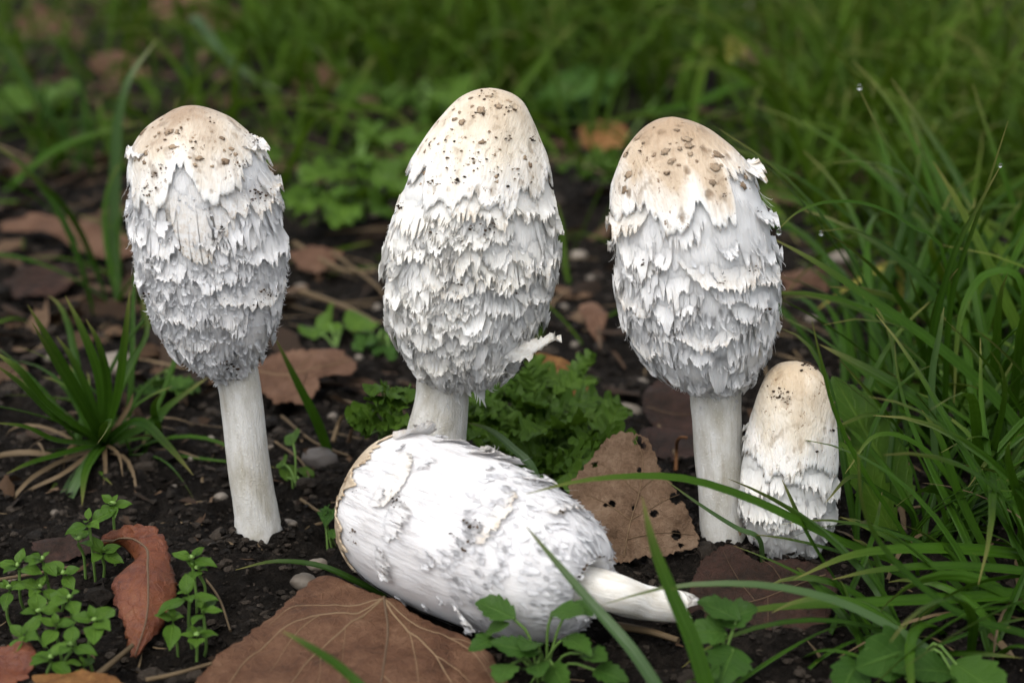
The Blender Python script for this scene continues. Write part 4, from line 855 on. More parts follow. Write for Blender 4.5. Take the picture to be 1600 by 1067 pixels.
def herb(name, label, root_px, leaves, mat, seed, group=None, shape='lobed', lobes=5, wr=.62, stemr=.04, high=False, shrink=1.0):
    """leaves: (px, py, Y, length) of each leaf's middle"""
    r = np.random.RandomState(seed); q = G(*root_px, .1); rt = ground_pt(q[0], q[1])
    root = thing(name, label, 'weed', rt, group)
    for i, (px, py, Y, L) in enumerate(leaves):
        p = PY(px, py, Y) if not high else G(px, py, Y); gz = float(H(p[0], p[1]))
        if p[2] < gz + .25: p[2] = gz + .25
        L = L * shrink; out = p - rt; out[2] = 0; d = unit(unit(out + 1e-3) * .9 + .55 * r.randn(3) * [1, 1, .4] + [0, -.12, .35])
        nn = unit(np.array([0, -.45, 1.0]) + .35 * r.randn(3))
        b0 = p - d * L * .5
        leaf_mesh(b0, d, nn, L, L * wr * r.uniform(.8, 1.2), shape, r.uniform(.1, .35), .2, lobes, r).build('leaf', mat, root)
        tube([rt + [.15 * r.randn(), .15 * r.randn(), -.1], (rt + b0) / 2 + [0, 0, .35 * L], b0 + d * .1], stemr, K=7, n=5).build('leaf_stalk', MSTEM, root)
    return root
r_ = np.random.RandomState(40)
lv = []
for k in range(74):
    px = r_.uniform(745, 945); lo, hi = 585 + max(0, (760 - px) * .4), 750
    if px > 900: lo = 640
    py = r_.uniform(lo, hi); lv.append((px, py, r_.uniform(.5, 1.4) + (745 - py) * .010, r_.uniform(1.2, 2.1)))
lv += [(890, 588, 2.6, 1.6), (905, 578, 2.7, 1.3), (950, 665, 2.2, 1.7), (945, 690, 1.9, 1.6), (930, 715, 1.5, 1.5), (880, 740, 1.2, 1.3), (860, 735, 1.2, 1.3), (915, 650, 2.2, 1.6), (925, 680, 1.8, 1.6), (770, 620, 2.0, 1.4)]
herb('feathery_herb', 'low feathery green herb with many cut leaves, between the tallest mushroom and the holed leaf', (850, 735), lv, MHERB2, 41, lobes=4, wr=.75, high=True)
herb('lobed_herb', 'small lobed green herb on the other side of the tallest stipe', (605, 695), [(610, 605, 3, 1.4), (625, 625, 2.8, 1.3), (590, 640, 3, 1.2), (605, 660, 2.4, 1.3), (580, 660, 2.6, 1.2), (625, 660, 2.5, 1.2), (570, 672, 2.4, 1.0), (600, 620, 3.4, 1.3), (618, 645, 2.9, 1.2), (575, 640, 3, 1.3), (590, 605, 3.4, 1.4), (632, 610, 3, 1.3)], MHERB2, 42, lobes=3, wr=.85)
herb('broad_weed', 'bright green lobed weed on the bare soil between the leaning and tallest mushrooms', (560, 345), [(478, 295, 36, 3.2), (505, 310, 35, 3.2), (540, 325, 34, 3.4), (590, 270, 37, 3.2), (625, 215, 40, 3.2), (560, 250, 38, 3.0), (520, 270, 37, 3.0), (600, 320, 35, 3.0), (640, 250, 38, 2.8), (575, 205, 41, 2.6), (620, 300, 36, 2.8), (565, 300, 36, 2.8)], MHERB2, 43, lobes=3, wr=.7, stemr=.08)
herb('seedling', 'two-leaved round seedling on the soil near the pale ragged leaf', (520, 540), [(508, 497, 20.5, 1.3), (562, 505, 20.3, 1.4), (490, 518, 19.8, 1.1), (520, 525, 19.6, .9)], MHERB2, 44, shape='round', wr=.9)
herb('round_seedling', 'small round-leaved seedling beside the leaning stipe', (465, 762), [(457, 684, 4.8, .85), (468, 746, 4.6, .85), (442, 722, 4.6, .6), (480, 740, 4.9, .6), (450, 740, 4.4, .6)], MHERB2, 45, shape='round', wr=.88)
herb('toothed_seedling', 'single small lobed leaf on the soil by the fallen cap', (515, 835), [(514, 806, .4, 1.0), (520, 830, -.2, .6), (505, 800, .7, .6)], MHERB, 46, lobes=2, wr=.95)
herb('wavy_weed', 'wavy lobed weed with soft leaves in front of the fallen mushroom', (850, 1060), [(775, 950, -9.0, 1.5), (768, 985, -9.2, 1.3), (885, 955, -9.6, 1.5), (905, 945, -9.4, 1.3), (805, 1010, -10, 1.6), (840, 1040, -10.5, 1.7), (900, 1000, -10, 1.5), (925, 1020, -10.2, 1.4), (790, 1045, -10.6, 1.5), (870, 1055, -10.6, 1.4), (950, 1050, -10.6, 1.4), (760, 1000, -9.6, 1.2), (830, 1000, -9.8, 1.3)], MHERB, 47, shape='toothed', lobes=5, wr=.68, shrink=.78)
herb('pale_weed', 'weed with pale green leaves below the dark wet leaf', (1120, 1080), [(1125, 950, -9.4, 1.4), (1110, 985, -9.8, 1.3), (1140, 1030, -10.4, 1.7), (1100, 1050, -10.6, 1.6), (1150, 960, -9.4, 1.3)], MHERB, 48, shape='toothed', lobes=4, wr=.75, shrink=.85)
herb('corner_weed', 'broad weed leaves among the sprawling grass under the dark wet leaf', (1420, 1060), [(1400, 1020, -10, 2.2), (1450, 1040, -10.2, 2.0), (1330, 1050, -10.4, 2.0), (1530, 1060, -10.6, 2.0)], MHERB, 49, shape='toothed', lobes=4, wr=.6)
herb('yellowing_weed', 'weed with green and yellowing rounded leaves far behind the fawn-skinned mushroom', (1130, 160), [(1130, 110, 78, 3.6), (1120, 125, 76, 3.2), (1165, 95, 79, 3.6)], MYEL, 50, shape='round', wr=.9, stemr=.1)
herb('leafy_weed', 'rounded green weed far behind the fawn-skinned mushroom', (1090, 110), [(1060, 50, 88, 4.2), (1110, 45, 88, 4.4), (1085, 75, 86, 4.2), (1150, 60, 86, 4.0), (1045, 80, 85, 4.0), (1180, 40, 90, 4.0), (950, 262, 50, 2.2)], MHERB2, 51, shape='round', wr=.85, stemr=.1)
rw = np.random.RandomState(55)
for lab, (cx, cy), wd, cnt, L_, mt, shp in [('rounded weed spreading on the litter beyond the leaning cap', (330, 250), 60, 9, 3.0, MHERB2, 'lobed'), ('green lobed weed at the lawn edge behind the tallest cap', (650, 165), 90, 12, 3.6, MHERB2, 'lobed'), ('dark leafy weed in the lawn between tallest and fawn-skinned caps', (900, 150), 70, 10, 3.6, MHERB, 'round'),
        ('low leafy weed at the far edge of the litter', (60, 170), 60, 8, 3.4, MHERB2, 'round'), ('broad-leaved weed in the lawn beyond the litter', (420, 60), 90, 10, 4.5, MHERB2, 'lobed'), ('weed with soft green leaves among the far long grass', (1290, 130), 80, 10, 3.8, MHERB2, 'lobed'), ('small green weed on bare soil behind the leaning stipe', (250, 610), 40, 7, 1.5, MHERB, 'lobed'), ('small green weed beside the seedling on bare soil', (600, 540), 26, 6, 1.2, MHERB, 'lobed'),
        ('leafy weed under the arching grass behind the young mushroom', (1440, 600), 60, 9, 2.2, MHERB2, 'toothed'), ('little lobed weed on soil between tallest and fawn-skinned caps', (930, 270), 40, 7, 2.4, MHERB2, 'lobed')]:
    q0 = G(cx, cy, .2); far = max(1.0, (q0[1] + 55) / 56)
    herb('green_weed', lab, (cx, cy), [(cx + rw.uniform(-wd, wd), cy + rw.uniform(-.45, .25) * wd, rw.uniform(.3, .9) * L_ * .6, L_ * rw.uniform(.6, 1.1)) for _ in range(cnt)], mt, int(cx), 'weeds beyond the mushrooms', shape=shp, lobes=4, wr=.7, stemr=.04 * far, high=True)
for lab, b0, tp, W_, sd_ in (('broad dandelion-like leaf with toothed edge rising behind the young mushroom', (1420, 800, 1.5), (1308, 585, 3.0), 2.0, 1), ('lower dandelion-like leaf pressed against the young mushroom', (1400, 850, 0.0), (1318, 690, .3), 1.3, 2), ('broad toothed leaf spreading through the long grass', (1480, 640, 6), (1600, 612, 5), 1.2, 3)):
    A_, B_ = PY(*b0), PY(*tp); A_[2] = max(A_[2], float(H(A_[0], A_[1])) + .05)
    o = tag(leaf_mesh(A_, B_ - A_, np.array([.35, -.8, .5]), np.linalg.norm(B_ - A_), W_, 'toothed', .05, .25, 9, np.random.RandomState(sd_)).build('dandelion_leaf', MHERB2, origin=A_), lab, 'leaf', 'dandelion leaves by the young mushroom')

# ------------------------------------------------------------------ grass
def blade_strip(P, W, up, K=14, fold=.22, taper=1.6, r=None, base=.75):
    """strip of grass along points P; up: which way its face looks"""
    Q = spline(P, K); T = unit(np.gradient(Q, axis=0)); X = unit(np.cross(T, np.broadcast_to(up, T.shape))); N = np.cross(X, T)
    t = np.linspace(0, 1, K)[:, None]; w = W * .5 * np.minimum(base + (1 - base) * t * 4, 1) * (1 - t ** (taper * 2)) + .006
    L = np.concatenate([[0], np.cumsum(np.linalg.norm(np.diff(Q, axis=0), axis=1))])[:, None]
    V = np.stack([Q - X * w + N * w * fold * 2, Q, Q + X * w + N * w * fold * 2], 1)
    z0 = (r or rng).rand() * 50
    st = np.stack([np.concatenate([-w, 0 * w, w], 1), np.repeat(L, 3, 1) + z0, np.repeat(t, 3, 1)], -1)
    return Buf().add(V.reshape(-1, 3), gridq(K, 3), None, st.reshape(-1, 3), (r or rng).rand())
def blades_many(root, az, el, L, W, bend, r, K=9, tint=None):
    """many free blades at once, bending over under their own weight"""
    n = len(az); t = np.linspace(0, 1, K)
    e = el[:, None] - bend[:, None] * t[None] ** 1.4
    dz = np.sin(e); dh = np.cos(e); step = L[:, None] / (K - 1)
    z = np.cumsum(dz * step, 1) - dz[:, :1] * step; h = np.cumsum(dh * step, 1) - dh[:, :1] * step
    sway = .12 * L[:, None] * np.sin(t[None] * 3 + r.rand(n, 1) * 6) * t[None]
    ca, sa = np.cos(az)[:, None], np.sin(az)[:, None]
    Q = np.stack([root[:, :1] + h * ca - sway * sa, root[:, 1:2] + h * sa + sway * ca, root[:, 2:] + z], -1)
    T = unit(np.gradient(Q, axis=1)); side = np.stack([-sa, ca, 0 * sa], -1); tw = (r.randn(n) * .9)[:, None, None] * t[None, :, None]
    N0 = unit(np.cross(side, T)); X = unit(side * np.cos(tw) + N0 * np.sin(tw)); N = np.cross(X, T)
    w = (W[:, None] * .5 * np.minimum(.7 + 1.2 * t, 1)[None] * (1 - t[None] ** 3) + .008)[..., None]
    V = np.stack([Q - X * w + N * w * .4, Q, Q + X * w + N * w * .4], 2)
    st = np.zeros(V.shape); st[..., 0] = np.array([-1, 0, 1])[None, None] * w; st[..., 1] = (t[None] * L[:, None] + r.rand(n, 1) * 50)[..., None]; st[..., 2] = t[None, :, None]
    A = np.broadcast_to((r.rand(n) if tint is None else tint)[:, None, None], V.shape[:3])
    return Buf().add(V.reshape(-1, 3), many(gridq(K, 3), n, K * 3), None, st.reshape(-1, 3), A.ravel())

def field():
    """the mass of grass behind; how thick it stands follows where the photograph shows lawn or bare soil"""
    r = np.random.RandomState(60)
    x = r.uniform(-75, 95, 90000); y = r.uniform(4, 190, 90000)
    px, py = proj(np.stack([x, y, 0 * x], -1))
    d = np.zeros(len(x))
    cl = vnoise(x * .22, y * .16, 61); cl2 = vnoise(x * .6 + 5, y * .5, 62)
    sm = lambda a, b, v: np.clip((v - a) / (b - a), 0, 1)
    d = np.maximum(d, .60 * sm(330, 460, px) * (1 - sm(980, 1120, px)) * (1 - sm(130, 215, py)))       # lawn behind the tallest mushroom
    d = np.maximum(d, .30 * sm(960, 1050, px) * (1 - sm(120, 260, py)))
    d = np.maximum(d, .55 * sm(1180, 1300, px) * (1 - sm(330, 520, py)))
    d = np.maximum(d, .35 * sm(1280, 1400, px) * (1 - sm(520, 760, py)))
    d = np.maximum(d, .09 * (1 - sm(300, 420, px)) * (1 - sm(330, 420, py)))
    d = np.maximum(d, .06 * (1 - sm(300, 420, py)))
    d = d * (.06 + 1.8 * sm(.40, .62, cl)) * (.4 + 1.2 * cl2) * np.clip(1.15 - y / 260, .3, 1)
    k = (r.rand(len(x)) < d * .42); x, y = x[k], y[k]; n = len(x)
    root = np.stack([x, y, H(x, y) - .1], -1)
    b = blades_many(root, r.uniform(0, 2 * math.pi, n), r.uniform(R(48), R(86), n), r.uniform(4, 13, n), r.uniform(.22, .58, n), r.uniform(.3, 1.9, n), r, 9, r.rand(n) ** 1.4)
    tag(b.build('grass', MG_BACK), 'mass of long green lawn grass behind the mushrooms', 'grass', kind='stuff')
    return n
N_FIELD = field()
def sprouts():
    r = np.random.RandomState(64); x, y = in_view(1500, 9, 110, r, 1.2); px, py = proj(np.stack([x, y, 0 * x], -1))
    cl = vnoise(x * .35 + 9, y * .22, 66); k = (cl > .48) & (r.rand(len(x)) < np.where(py > 420, .25, .8)); x, y = x[k], y[k]; n = len(x)
    b = blades_many(np.stack([x, y, H(x, y) - .1], -1), r.uniform(0, 6.283, n), r.uniform(R(15), R(85), n), r.uniform(2, 8, n) * np.clip(.4 + y / 50, .4, 1.2), r.uniform(.10, .28, n), r.uniform(.2, 1.8, n), r, 8, r.rand(n))
    tag(b.build('grass_sprouts', MG_BACK), 'fine stray grass sprouting through the soil and litter', 'grass', kind='stuff')
sprouts()

def add_blade(parent, pts, wpx, up=None, mat=None, K=16, r=None, name='blade', taper=1.6):
    P = np.array([PY(*q) for q in pts]); gz = float(H(P[0][0], P[0][1]))
    if P[0][2] > gz + .25:                  # carry the blade down into the soil
        d0 = P[0] - P[1]; f = np.array([P[0][0] + d0[0] * .3, P[0][1] + max(d0[1], 0) * .3 + .2, gz - .1]); P = np.vstack([f, P]); K += 4
    P[0][2] = min(P[0][2], float(H(P[0][0], P[0][1]))); dep = (P.mean(0) - CAM) @ FWD
    up = np.array([0, -.6, .8]) if up is None else np.array(up, float)
    b = blade_strip(P, wpx * dep / FPX, up, K, r=r, taper=taper)
    return b.build(name, mat or MG, parent, origin=None if parent is not None else P[0])
def tuft(label, root_px, n, L, seed, az=(0, 360), el=(45, 85), bend=(.4, 1.6), W=(.2, .36), extra=(), spread=.6, straw=4, mats=(None,), name='grass_tuft', z=0.0):
    r = np.random.RandomState(seed); q = G(*root_px, z); rt = ground_pt(q[0], q[1])
    t = thing(name, label, 'grass', rt)
    for i in range(n):
        b = blades_many(rt[None] + np.array([[spread * r.randn(), spread * r.randn(), -.15]]), np.array([R(r.uniform(*az))]), np.array([R(r.uniform(*el))]), np.array([r.uniform(*L)]), np.array([r.uniform(*W)]), np.array([r.uniform(*bend)]), r, 11)
        b.build('blade', MG, t)
    for pts, wpx, *m in extra: add_blade(t, pts, wpx, mat=m[0] if m else None, r=r)
    for i in range(straw):
        b = blades_many(rt[None] + np.array([[spread * r.randn(), spread * r.randn(), -.05]]), np.array([r.uniform(0, 6.28)]), np.array([R(r.uniform(5, 50))]), np.array([r.uniform(*L) * .6]), np.array([r.uniform(.1, .22)]), np.array([r.uniform(.6, 1.8)]), r, 9)
        b.build('dry_blade', MSTRAW, t)
    return t
# the tuft beside the leaning mushroom: blades fan out of one foot
Yt = 6.5
ft = (163, 695, Yt)
ex_ = [([ft, (120, 610, Yt - .5), (75, 530, Yt - 1), (43, 476, Yt - 1.2)], 17), ([ft, (125, 630, Yt - 1), (80, 555, Yt - 1.5), (50, 504, Yt - 2)], 15), ([ft, (158, 600, Yt), (130, 520, Yt), (102, 462, Yt + .2)], 18), ([ft, (80, 640, Yt - 2), (30, 580, Yt - 3), (-15, 545, Yt - 3)], 18),
       ([ft, (90, 660, Yt - 2), (30, 600, Yt - 3.5), (-10, 568, Yt - 4)], 15), ([ft, (185, 620, Yt - 1), (196, 530, Yt - 1.4), (203, 452, Yt - 1.5)], 19), ([ft, (170, 610, Yt - .6), (155, 540, Yt - 1), (134, 498, Yt - 1)], 15), ([ft, (140, 620, Yt), (112, 560, Yt), (88, 525, Yt)], 14),
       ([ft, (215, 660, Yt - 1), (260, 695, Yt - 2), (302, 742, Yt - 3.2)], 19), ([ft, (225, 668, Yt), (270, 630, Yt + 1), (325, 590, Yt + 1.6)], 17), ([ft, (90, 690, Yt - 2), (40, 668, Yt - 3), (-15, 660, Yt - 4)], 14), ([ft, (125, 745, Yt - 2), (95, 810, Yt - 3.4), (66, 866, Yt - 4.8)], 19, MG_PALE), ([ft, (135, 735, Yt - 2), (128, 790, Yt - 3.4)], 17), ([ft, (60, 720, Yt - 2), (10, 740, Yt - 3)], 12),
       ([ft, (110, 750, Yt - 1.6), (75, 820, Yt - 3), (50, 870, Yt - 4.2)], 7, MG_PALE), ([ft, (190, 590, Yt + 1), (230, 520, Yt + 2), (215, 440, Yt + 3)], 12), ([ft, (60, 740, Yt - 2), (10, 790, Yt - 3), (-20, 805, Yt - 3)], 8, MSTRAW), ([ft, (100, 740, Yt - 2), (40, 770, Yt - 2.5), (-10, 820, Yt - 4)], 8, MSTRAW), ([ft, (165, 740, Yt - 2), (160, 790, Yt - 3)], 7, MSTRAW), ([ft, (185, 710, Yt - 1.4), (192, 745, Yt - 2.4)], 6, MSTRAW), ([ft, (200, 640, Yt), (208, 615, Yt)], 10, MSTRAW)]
tuft('dense grass tuft fanning out of one foot beside the leaning mushroom', (163, 705), 36, (3, 9), 70, (0, 360), (8, 80), (.2, 1.3), (.12, .30), ex_, .65, 18)

add = lambda label, pts, wpx, mat=None, nm='grass_leaf', **k: tag(add_blade(None, pts, wpx, mat=mat, name=nm, **k), label, 'grass blade')
add('long dark grass blade arching across the holed leaf and the young mushroom', [(1400, 880, -3.2), (1320, 850, -4.2), (1240, 812, -5.0), (1160, 776, -5.6), (1070, 749, -6.2), (985, 745, -6.8), (900, 753, -7.4), (822, 772, -8.0)], 17)
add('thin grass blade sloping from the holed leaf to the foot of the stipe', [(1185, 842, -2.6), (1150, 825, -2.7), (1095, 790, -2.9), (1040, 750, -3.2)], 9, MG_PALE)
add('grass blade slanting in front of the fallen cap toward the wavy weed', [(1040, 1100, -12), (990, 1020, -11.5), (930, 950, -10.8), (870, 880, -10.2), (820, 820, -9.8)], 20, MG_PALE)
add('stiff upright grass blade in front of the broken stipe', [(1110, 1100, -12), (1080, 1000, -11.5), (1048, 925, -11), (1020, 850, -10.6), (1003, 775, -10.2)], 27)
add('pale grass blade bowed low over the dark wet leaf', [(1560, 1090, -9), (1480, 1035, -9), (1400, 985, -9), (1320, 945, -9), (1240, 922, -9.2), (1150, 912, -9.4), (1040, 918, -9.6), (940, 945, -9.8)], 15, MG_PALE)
add('broad grass blade pointing at the flank of the fawn-skinned mushroom', [(1610, 700, 2), (1540, 610, 2.4), (1450, 532, 2.8), (1350, 462, 3.2), (1270, 408, 3.6), (1198, 368, 4)], 21)
add('thin arched grass blade with a drop at its tip beside the fawn-skinned mushroom', [(1480, 420, 6), (1420, 352, 5.5), (1355, 320, 5), (1290, 317, 4.4), (1245, 333, 4), (1217, 358, 3.6)], 7)
add('straight grass blade tipped with a water drop', [(1620, 520, 9), (1540, 410, 9.4), (1450, 310, 9.8), (1385, 225, 10.2), (1343, 140, 10.6)], 11)
add('single grass blade rising from the soil between leaning stipe and fallen cap', [(517, 716, 6.6), (495, 660, 6.2), (465, 600, 6), (430, 528, 5.8)], 16)
add('slender grass blade bowed over the soil in front of the leaning stipe', [(612, 936, -4.2), (560, 910, -4.0), (500, 884, -3.8), (430, 877, -3.6), (368, 890, -3.5)], 10)
add('short grass blade tucked behind the fallen cap', [(835, 740, .5), (800, 700, .8), (765, 672, 1.0), (730, 660, 1.2)], 13, MG_PALE)
add('blurred grass blade hanging over the russet leaf', [(590, 1110, -14), (540, 1050, -13.6), (480, 1008, -13.4), (440, 985, -13.2)], 16)
add('thin grass blade standing in front of the young mushroom', [(1420, 850, -3.4), (1350, 740, -3.8), (1306, 650, -4), (1284, 570, -4.2), (1268, 498, -4.4)], 9)
add('yellow-tipped grass blade lying on the soil behind the fawn-skinned mushroom', [(1400, 420, 20), (1340, 440, 19), (1275, 485, 17.5)], 13, MYEL)
add('tall grass blade pale along its length, leaning behind the dense grass', [(180, 420, 30), (180, 300, 30), (186, 190, 30), (205, 120, 30), (246, 62, 31)], 20, MG_PALE)
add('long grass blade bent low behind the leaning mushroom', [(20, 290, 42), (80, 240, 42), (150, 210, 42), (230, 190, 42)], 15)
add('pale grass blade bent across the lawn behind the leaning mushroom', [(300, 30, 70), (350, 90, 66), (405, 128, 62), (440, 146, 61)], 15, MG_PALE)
add('long curved grass blade behind the tallest mushroom', [(1180, 130, 60), (1080, 165, 58), (960, 190, 56), (880, 240, 54)], 15)

E1 = [([(1480, 700, 4), (1450, 640, 3.6), (1458, 520, 3), (1490, 400, 2.6), (1530, 320, 2.4), (1562, 262, 2.2)], 12), ([(1475, 690, 4), (1478, 560, 3.4), (1490, 450, 3), (1530, 330, 2.6), (1575, 190, 2.2)], 10), ([(1560, 740, 1), (1480, 665, 1.4), (1400, 605, 2), (1330, 565, 2.6), (1280, 538, 3)], 26), ([(1460, 720, 1.5), (1455, 600, 1.2), (1468, 520, 1), (1475, 480, 1)], 12, MG_PALE), ([(1600, 460, 6), (1540, 430, 6), (1500, 500, 5), (1490, 640, 4)], 14)]
E2 = [([(1640, 880, -4), (1540, 862, -5), (1430, 858, -5.6), (1330, 868, -6.2), (1240, 905, -7)], 22), ([(1650, 930, -6), (1500, 935, -7), (1350, 942, -7.6), (1200, 950, -8), (1085, 972, -8.6)], 20), ([(1640, 905, -6), (1500, 885, -6.4), (1380, 890, -6.8), (1300, 905, -7.2)], 16), ([(1620, 1000, -9), (1500, 960, -9), (1400, 880, -9), (1350, 800, -9.2), (1340, 700, -9.6)], 13)]
E3 = [([(1420, 800, -1), (1370, 765, -1.6), (1330, 745, -2.2), (1290, 785, -3.2)], 12), ([(1500, 780, -1), (1440, 700, -1), (1370, 680, -1.4), (1320, 740, -2)], 11), ([(1560, 900, -3), (1500, 780, -2.6), (1470, 690, -2.4), (1440, 640, -2.2)], 15)]
tuft('tall upright grass tuft with wide blades beyond the young mushroom', (1485, 715), 38, (6, 14), 71, (0, 360), (50, 85), (.3, 1.4), (.2, .38), E1, 1.2, 5)
tuft('low sprawling grass tuft in front of the dark wet leaf corner', (1590, 960), 20, (6, 11), 72, (60, 250), (25, 75), (.5, 1.5), (.2, .36), E2, 1.2, 4)
tuft('grass tuft crowding the flank of the young mushroom', (1420, 850), 28, (4, 9), 73, (-60, 130), (35, 80), (.4, 1.6), (.16, .32), E3, .9, 6)
tuft('grass tuft at the very edge of the long grass beside the brown leaf', (1570, 800), 34, (6, 13), 74, (0, 360), (45, 85), (.3, 1.5), (.2, .36), (), 1.3, 4)
tuft('arching grass tuft behind the dandelion-like leaf', (1400, 610), 32, (5, 12), 75, (-60, 130), (40, 80), (.6, 1.8), (.2, .36), (), 1.2, 5)
tuft('tall grass tuft behind the purple-brown flank of the long grass', (1560, 560), 36, (7, 15), 76, (0, 360), (50, 86), (.3, 1.3), (.22, .4), (), 1.5, 3)
tuft('grass tuft growing from bare soil behind the fawn-skinned mushroom', (1370, 500), 28, (5, 12), 77, (-90, 120), (40, 80), (.6, 1.8), (.2, .36), (), 1.2, 5)
tuft('short grass tuft beside the corner weed', (1500, 1030), 18, (4, 8), 78, (40, 300), (30, 75), (.5, 1.6), (.2, .34), (), 1.2, 3)
tuft('grass tuft with thin blades rising before the wavy weed corner', (1330, 1075), 10, (3, 6), 79, (-60, 120), (25, 60), (.5, 1.4), (.16, .3), (), .9, 2)
tuft('small grass tuft behind the leaning mushroom cap', (185, 470), 10, (6, 10), 80, (0, 360), (45, 85), (.3, 1.2), (.25, .4), (), .8, 4)
tuft('thin grass tuft on the litter beyond the long tawny leaf', (110, 260), 12, (7, 13), 81, (0, 360), (40, 85), (.4, 1.4), (.22, .4), (), 1.2, 6)

# ------------------------------------------------------------------ water drops
def drop(label, px, py, Y, rpx):
    p = PY(px, py, Y); r0 = rpx * ((p - CAM) @ FWD) / FPX
    V = ICO3 * r0 * np.array([.92, .92, 1.08]); V[:, 2] += np.clip(V[:, 2], 0, None) * .25
    tag(Buf().add(V + p, None, ICO3F).build('water_drop', MWATER, origin=p), label, 'water drop', 'water drops on the grass')
drop('clear water drop on the tip of the straight grass blade', 1343, 137, 10.6, 4)
drop('clear water drop hanging at the tip of the thin arched blade', 1217, 363, 3.6, 4.5)
add('thin grass blade dipping under a water drop behind the arched blade', [(1500, 500, 8), (1420, 410, 7.2), (1340, 362, 6.4), (1284, 361, 6)], 6)
drop('water drop on the tip of the thin dipping blade', 1283, 365, 6, 3.5); drop('tiny water drop at the top of a tall upright blade', 1563, 259, 2.2, 3)

# ------------------------------------------------------------------ pebbles, straws, twigs, litter
def pebble(label, px, py, rpx, mat, seed, group=None, flat=.7):
    q = G(px, py, .1); x, y = q[0], q[1]; r0 = rpx * ((q - CAM) @ FWD) / FPX; r = np.random.RandomState(seed)
    V = ICO3 * (1 + .16 * (fbm(ICO3[:, 0] * 1.3 + seed, ICO3[:, 1] * 1.3 + ICO3[:, 2], 3, 97)[:, None]) * 2) * r0 * np.array([r.uniform(.9, 1.2), r.uniform(.8, 1.1), flat])
    c = np.array([x, y, float(H(x, y)) + r0 * flat * .45])
    tag(Buf().add(V + c, None, ICO3F).build('pebble', mat, origin=c), label, 'pebble', group)
pebble('smooth pale pebble touching the russet leaf edge', 476, 915, 20, MSTONE, 1); pebble('brownish pebble behind the russet leaf lobe', 496, 888, 16, MSTONE, 2)
pebble('rounded reddish-grey pebble on soil behind the feathery herb', 980, 630, 22, MSTONE, 3); pebble('flat dark grey stone near the round-leaved seedling', 500, 722, 26, MSTONE2, 4)
pebble('large grey stone behind the grass tuft', 182, 565, 28, MSTONE, 5); pebble('pale stone showing through grass behind the fawn-skinned mushroom', 1312, 410, 18, MSTONE, 6); pebble('whitish stone far off in the lawn', 1172, 12, 18, MSTONE, 7)
pebble('small tan stone against the foot of the leaning stipe', 447, 802, 9, MSTONE, 8)
MARKS = [(405, 845, 'by the foot of the leaning stipe'), (163, 695, 'under the grass tuft'), (478, 595, 'beside the pale ragged leaf'), (460, 730, 'near the round-leaved seedling'), (540, 810, 'by the tip of the fallen cap'), (450, 940, 'beside the russet leaf'), (170, 920, 'among the chickweed'), (1055, 650, 'near the purple-brown leaf'), (1000, 790, 'by the holed leaf'),
         (1250, 490, 'behind the flank of the fawn-skinned cap'), (530, 500, 'near the two-leaved seedling'), (900, 470, 'between the tallest and fawn-skinned caps'), (90, 420, 'below the long tawny leaf'), (1390, 810, 'beside the young mushroom'), (300, 700, 'behind the leaning stipe'), (850, 1010, 'under the wavy weed'), (1010, 985, 'under the broken stipe')]
near = lambda px, py: min(MARKS, key=lambda q: (q[0] - px) ** 2 + (q[1] - py) ** 2)[2]
rp = np.random.RandomState(90)
for i, (px, py, rr) in enumerate([(345, 768, 11), (457, 828, 8), (1268, 506, 12), (985, 515, 12), (352, 640, 8), (330, 690, 6), (300, 720, 7), (560, 560, 8), (880, 480, 9), (900, 540, 8), (1005, 590, 9), (270, 760, 6), (520, 650, 8), (75, 555, 9), (590, 470, 9), (470, 440, 10), (520, 400, 11), (905, 400, 12), (925, 440, 9), (1235, 520, 9), (20, 905, 7), (330, 860, 6), (85, 790, 8), (420, 700, 7)]):
    pebble('small pale pebble on the soil ' + near(px, py), px, py, rr, MSTONE, 100 + i, 'small pebbles on the soil')
def stick(label, pts, wpx, mat, nm='straw', group=None, cat='straw'):
    P = np.array([G(x, y, z) for x, y, z in pts]); dep = (P.mean(0) - CAM) @ FWD
    tag(tube(P, wpx * .5 * dep / FPX, n=6, K=16, taper=.7).build(nm, mat, origin=P[0]), label, cat, group)
stick('thick tan straw under the tip of the curled red leaf', [(140, 1064, .4), (175, 1035, .5), (207, 1008, .5)], 11, MSTRAW)
stick('pale straw running from under the russet leaf', [(228, 1062, .4), (275, 1052, .5), (330, 1036, .5)], 8, MSTRAW)
stick('hooked brown twig standing beside the fawn-skinned stipe', [(1056, 735, .1), (1057, 705, .6), (1058, 690, 1.1), (1064, 683, 1.4), (1074, 684, 1.4)], 6, mat_straw('rust_twig', (.14, .06, .02), (.25, .11, .04)), 'twig', cat='twig')
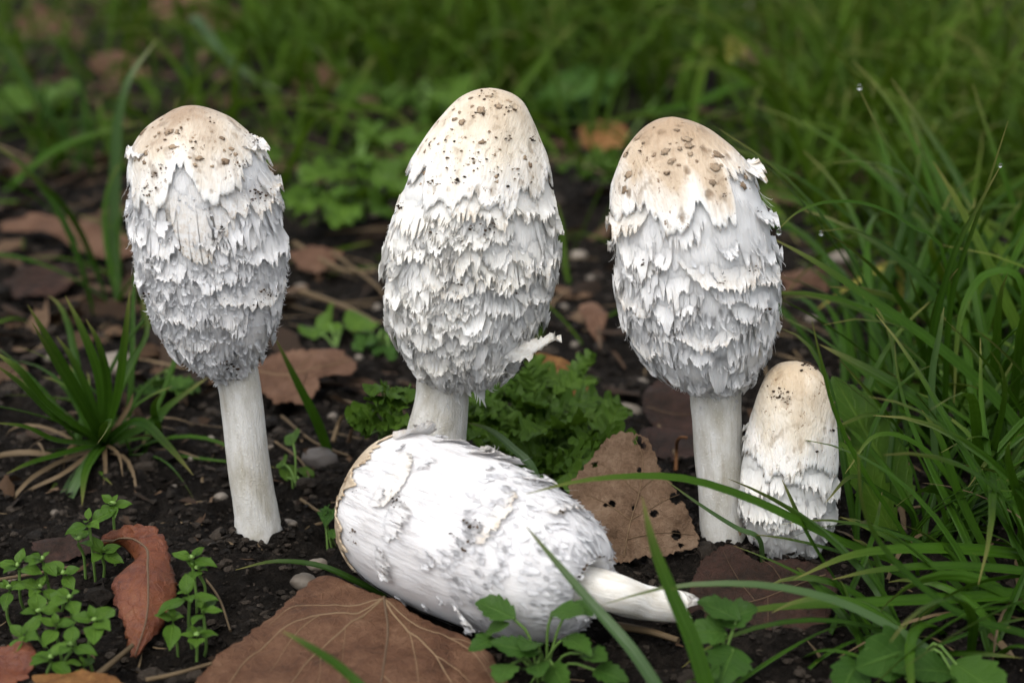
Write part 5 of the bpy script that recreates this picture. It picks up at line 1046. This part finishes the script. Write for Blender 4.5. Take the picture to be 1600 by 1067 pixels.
for pts, wd in [([(440, 650, .3), (490, 690, .3), (545, 712, .3)], 5), ([(520, 690, .3), (528, 665, .7), (535, 650, 1.1)], 8), ([(545, 690, .2), (550, 670, .8)], 7), ([(470, 455, .4), (540, 480, .4), (590, 505, .4)], 9), ([(460, 380, .5), (530, 420, .4), (590, 425, .4)], 8), ([(0, 905, .3), (60, 895, .3), (110, 885, .3)], 6), ([(380, 820, .2), (410, 860, .2)], 4), ([(520, 395, .6), (580, 440, .5), (600, 460, .4)], 6), ([(30, 420, .5), (90, 440, .5), (150, 430, .6)], 7), ([(1230, 500, .4), (1290, 520, .5), (1330, 560, .4)], 5),
                ([(300, 880, .2), (340, 930, .2), (360, 985, .2)], 5), ([(930, 480, .4), (935, 510, .5), (938, 545, .3)], 7), ([(700, 1010, .2), (760, 1030, .3)], 5), ([(1330, 830, .3), (1390, 800, .4), (1450, 790, .4)], 6), ([(430, 690, .3), (470, 720, .2), (490, 760, .2)], 4), ([(1060, 720, .2), (1040, 680, .3), (1010, 640, .3)], 6), ([(950, 975, .3), (1010, 985, .4), (1060, 1000, .4)], 14), ([(470, 780, .2), (500, 800, .2), (520, 805, .2)], 6)]:
    stick('thin dry straw on the soil ' + near(pts[1][0], pts[1][1]), pts, wd, MSTRAW if wd != 7 else MTWIG, 'straw', 'dry straws on the soil')
def litter():
    r = np.random.RandomState(95)
    x, y = in_view(4600, -10, 120, r, 1.3); px, py = proj(np.stack([x, y, 0 * x], -1))
    k = r.rand(len(x)) < np.where(px < 420, .8, .35); x, y = x[k], y[k]; n = len(x)
    g = np.linspace(-1, 1, 4); A, B_ = np.meshgrid(g, g, indexing='ij')
    L = r.uniform(.3, 1.3, n) * np.clip(.18 + y / 22, .18, 1); W_ = L * r.uniform(.12, .6, n); az = r.uniform(0, 6.28, n); cv = r.uniform(-.5, .7, n); tl = r.randn(n, 2) * .4
    a = A[None] * L[:, None, None] * (1 + .25 * r.randn(n, 4, 4)); b = B_[None] * W_[:, None, None] * (1 + .25 * r.randn(n, 4, 4)) * (1 - .5 * A[None] ** 2)
    h = cv[:, None, None] * b ** 2 / W_[:, None, None] + a * tl[:, :1, None] * .5 + b * tl[:, 1:, None]
    ca, sa = np.cos(az)[:, None, None], np.sin(az)[:, None, None]
    V = np.stack([x[:, None, None] + a * ca - b * sa, y[:, None, None] + a * sa + b * ca, (H(x, y) + .08 + .2 * L)[:, None, None] + h], -1)
    buf = Buf().add(V.reshape(-1, 3), many(gridq(4, 4), n, 16), None, None, np.repeat(r.rand(n), 16))
    m = M('litter'); ta = m.attr('ta'); v = m.cm(); nz = m.noise(v, 2.5, 4, .65)
    col = m.ramp(m.math('ADD', m.math('MULTIPLY', ta, .75), m.math('MULTIPLY', nz, .4)), [(.15, (.008, .006, .004)), (.45, (.026, .016, .010)), (.75, (.062, .036, .020)), (.98, (.12, .08, .05))])
    tag(buf.build('leaf_litter', m.out(m.bsdf(col, .6, m.bump(nz, .4, .001), .1, transl=.1))), 'scattered brown scraps of leaf litter on the soil', 'litter', kind='stuff')
    n2 = 900; x, y = in_view(n2, -9, 95, r, 1.2); n2 = len(x); k = np.where(y < 20, r.rand(n2) < .7, True); x, y = x[k], y[k]; n2 = len(x)
    b2 = blades_many(np.stack([x, y, H(x, y) + .12], -1), r.uniform(0, 6.28, n2), r.uniform(-.02, .25, n2), r.uniform(1.0, 4.5, n2) * np.clip(.35 + y / 40, .35, 1), r.uniform(.03, .12, n2), r.uniform(-.1, .35, n2), r, 7)
    tag(b2.build('straw_litter', MSTRAW), 'thin dry straws strewn over the soil', 'litter', kind='stuff')
litter()

for o in bpy.data.objects:
    if '_o' in o: del o['_o']
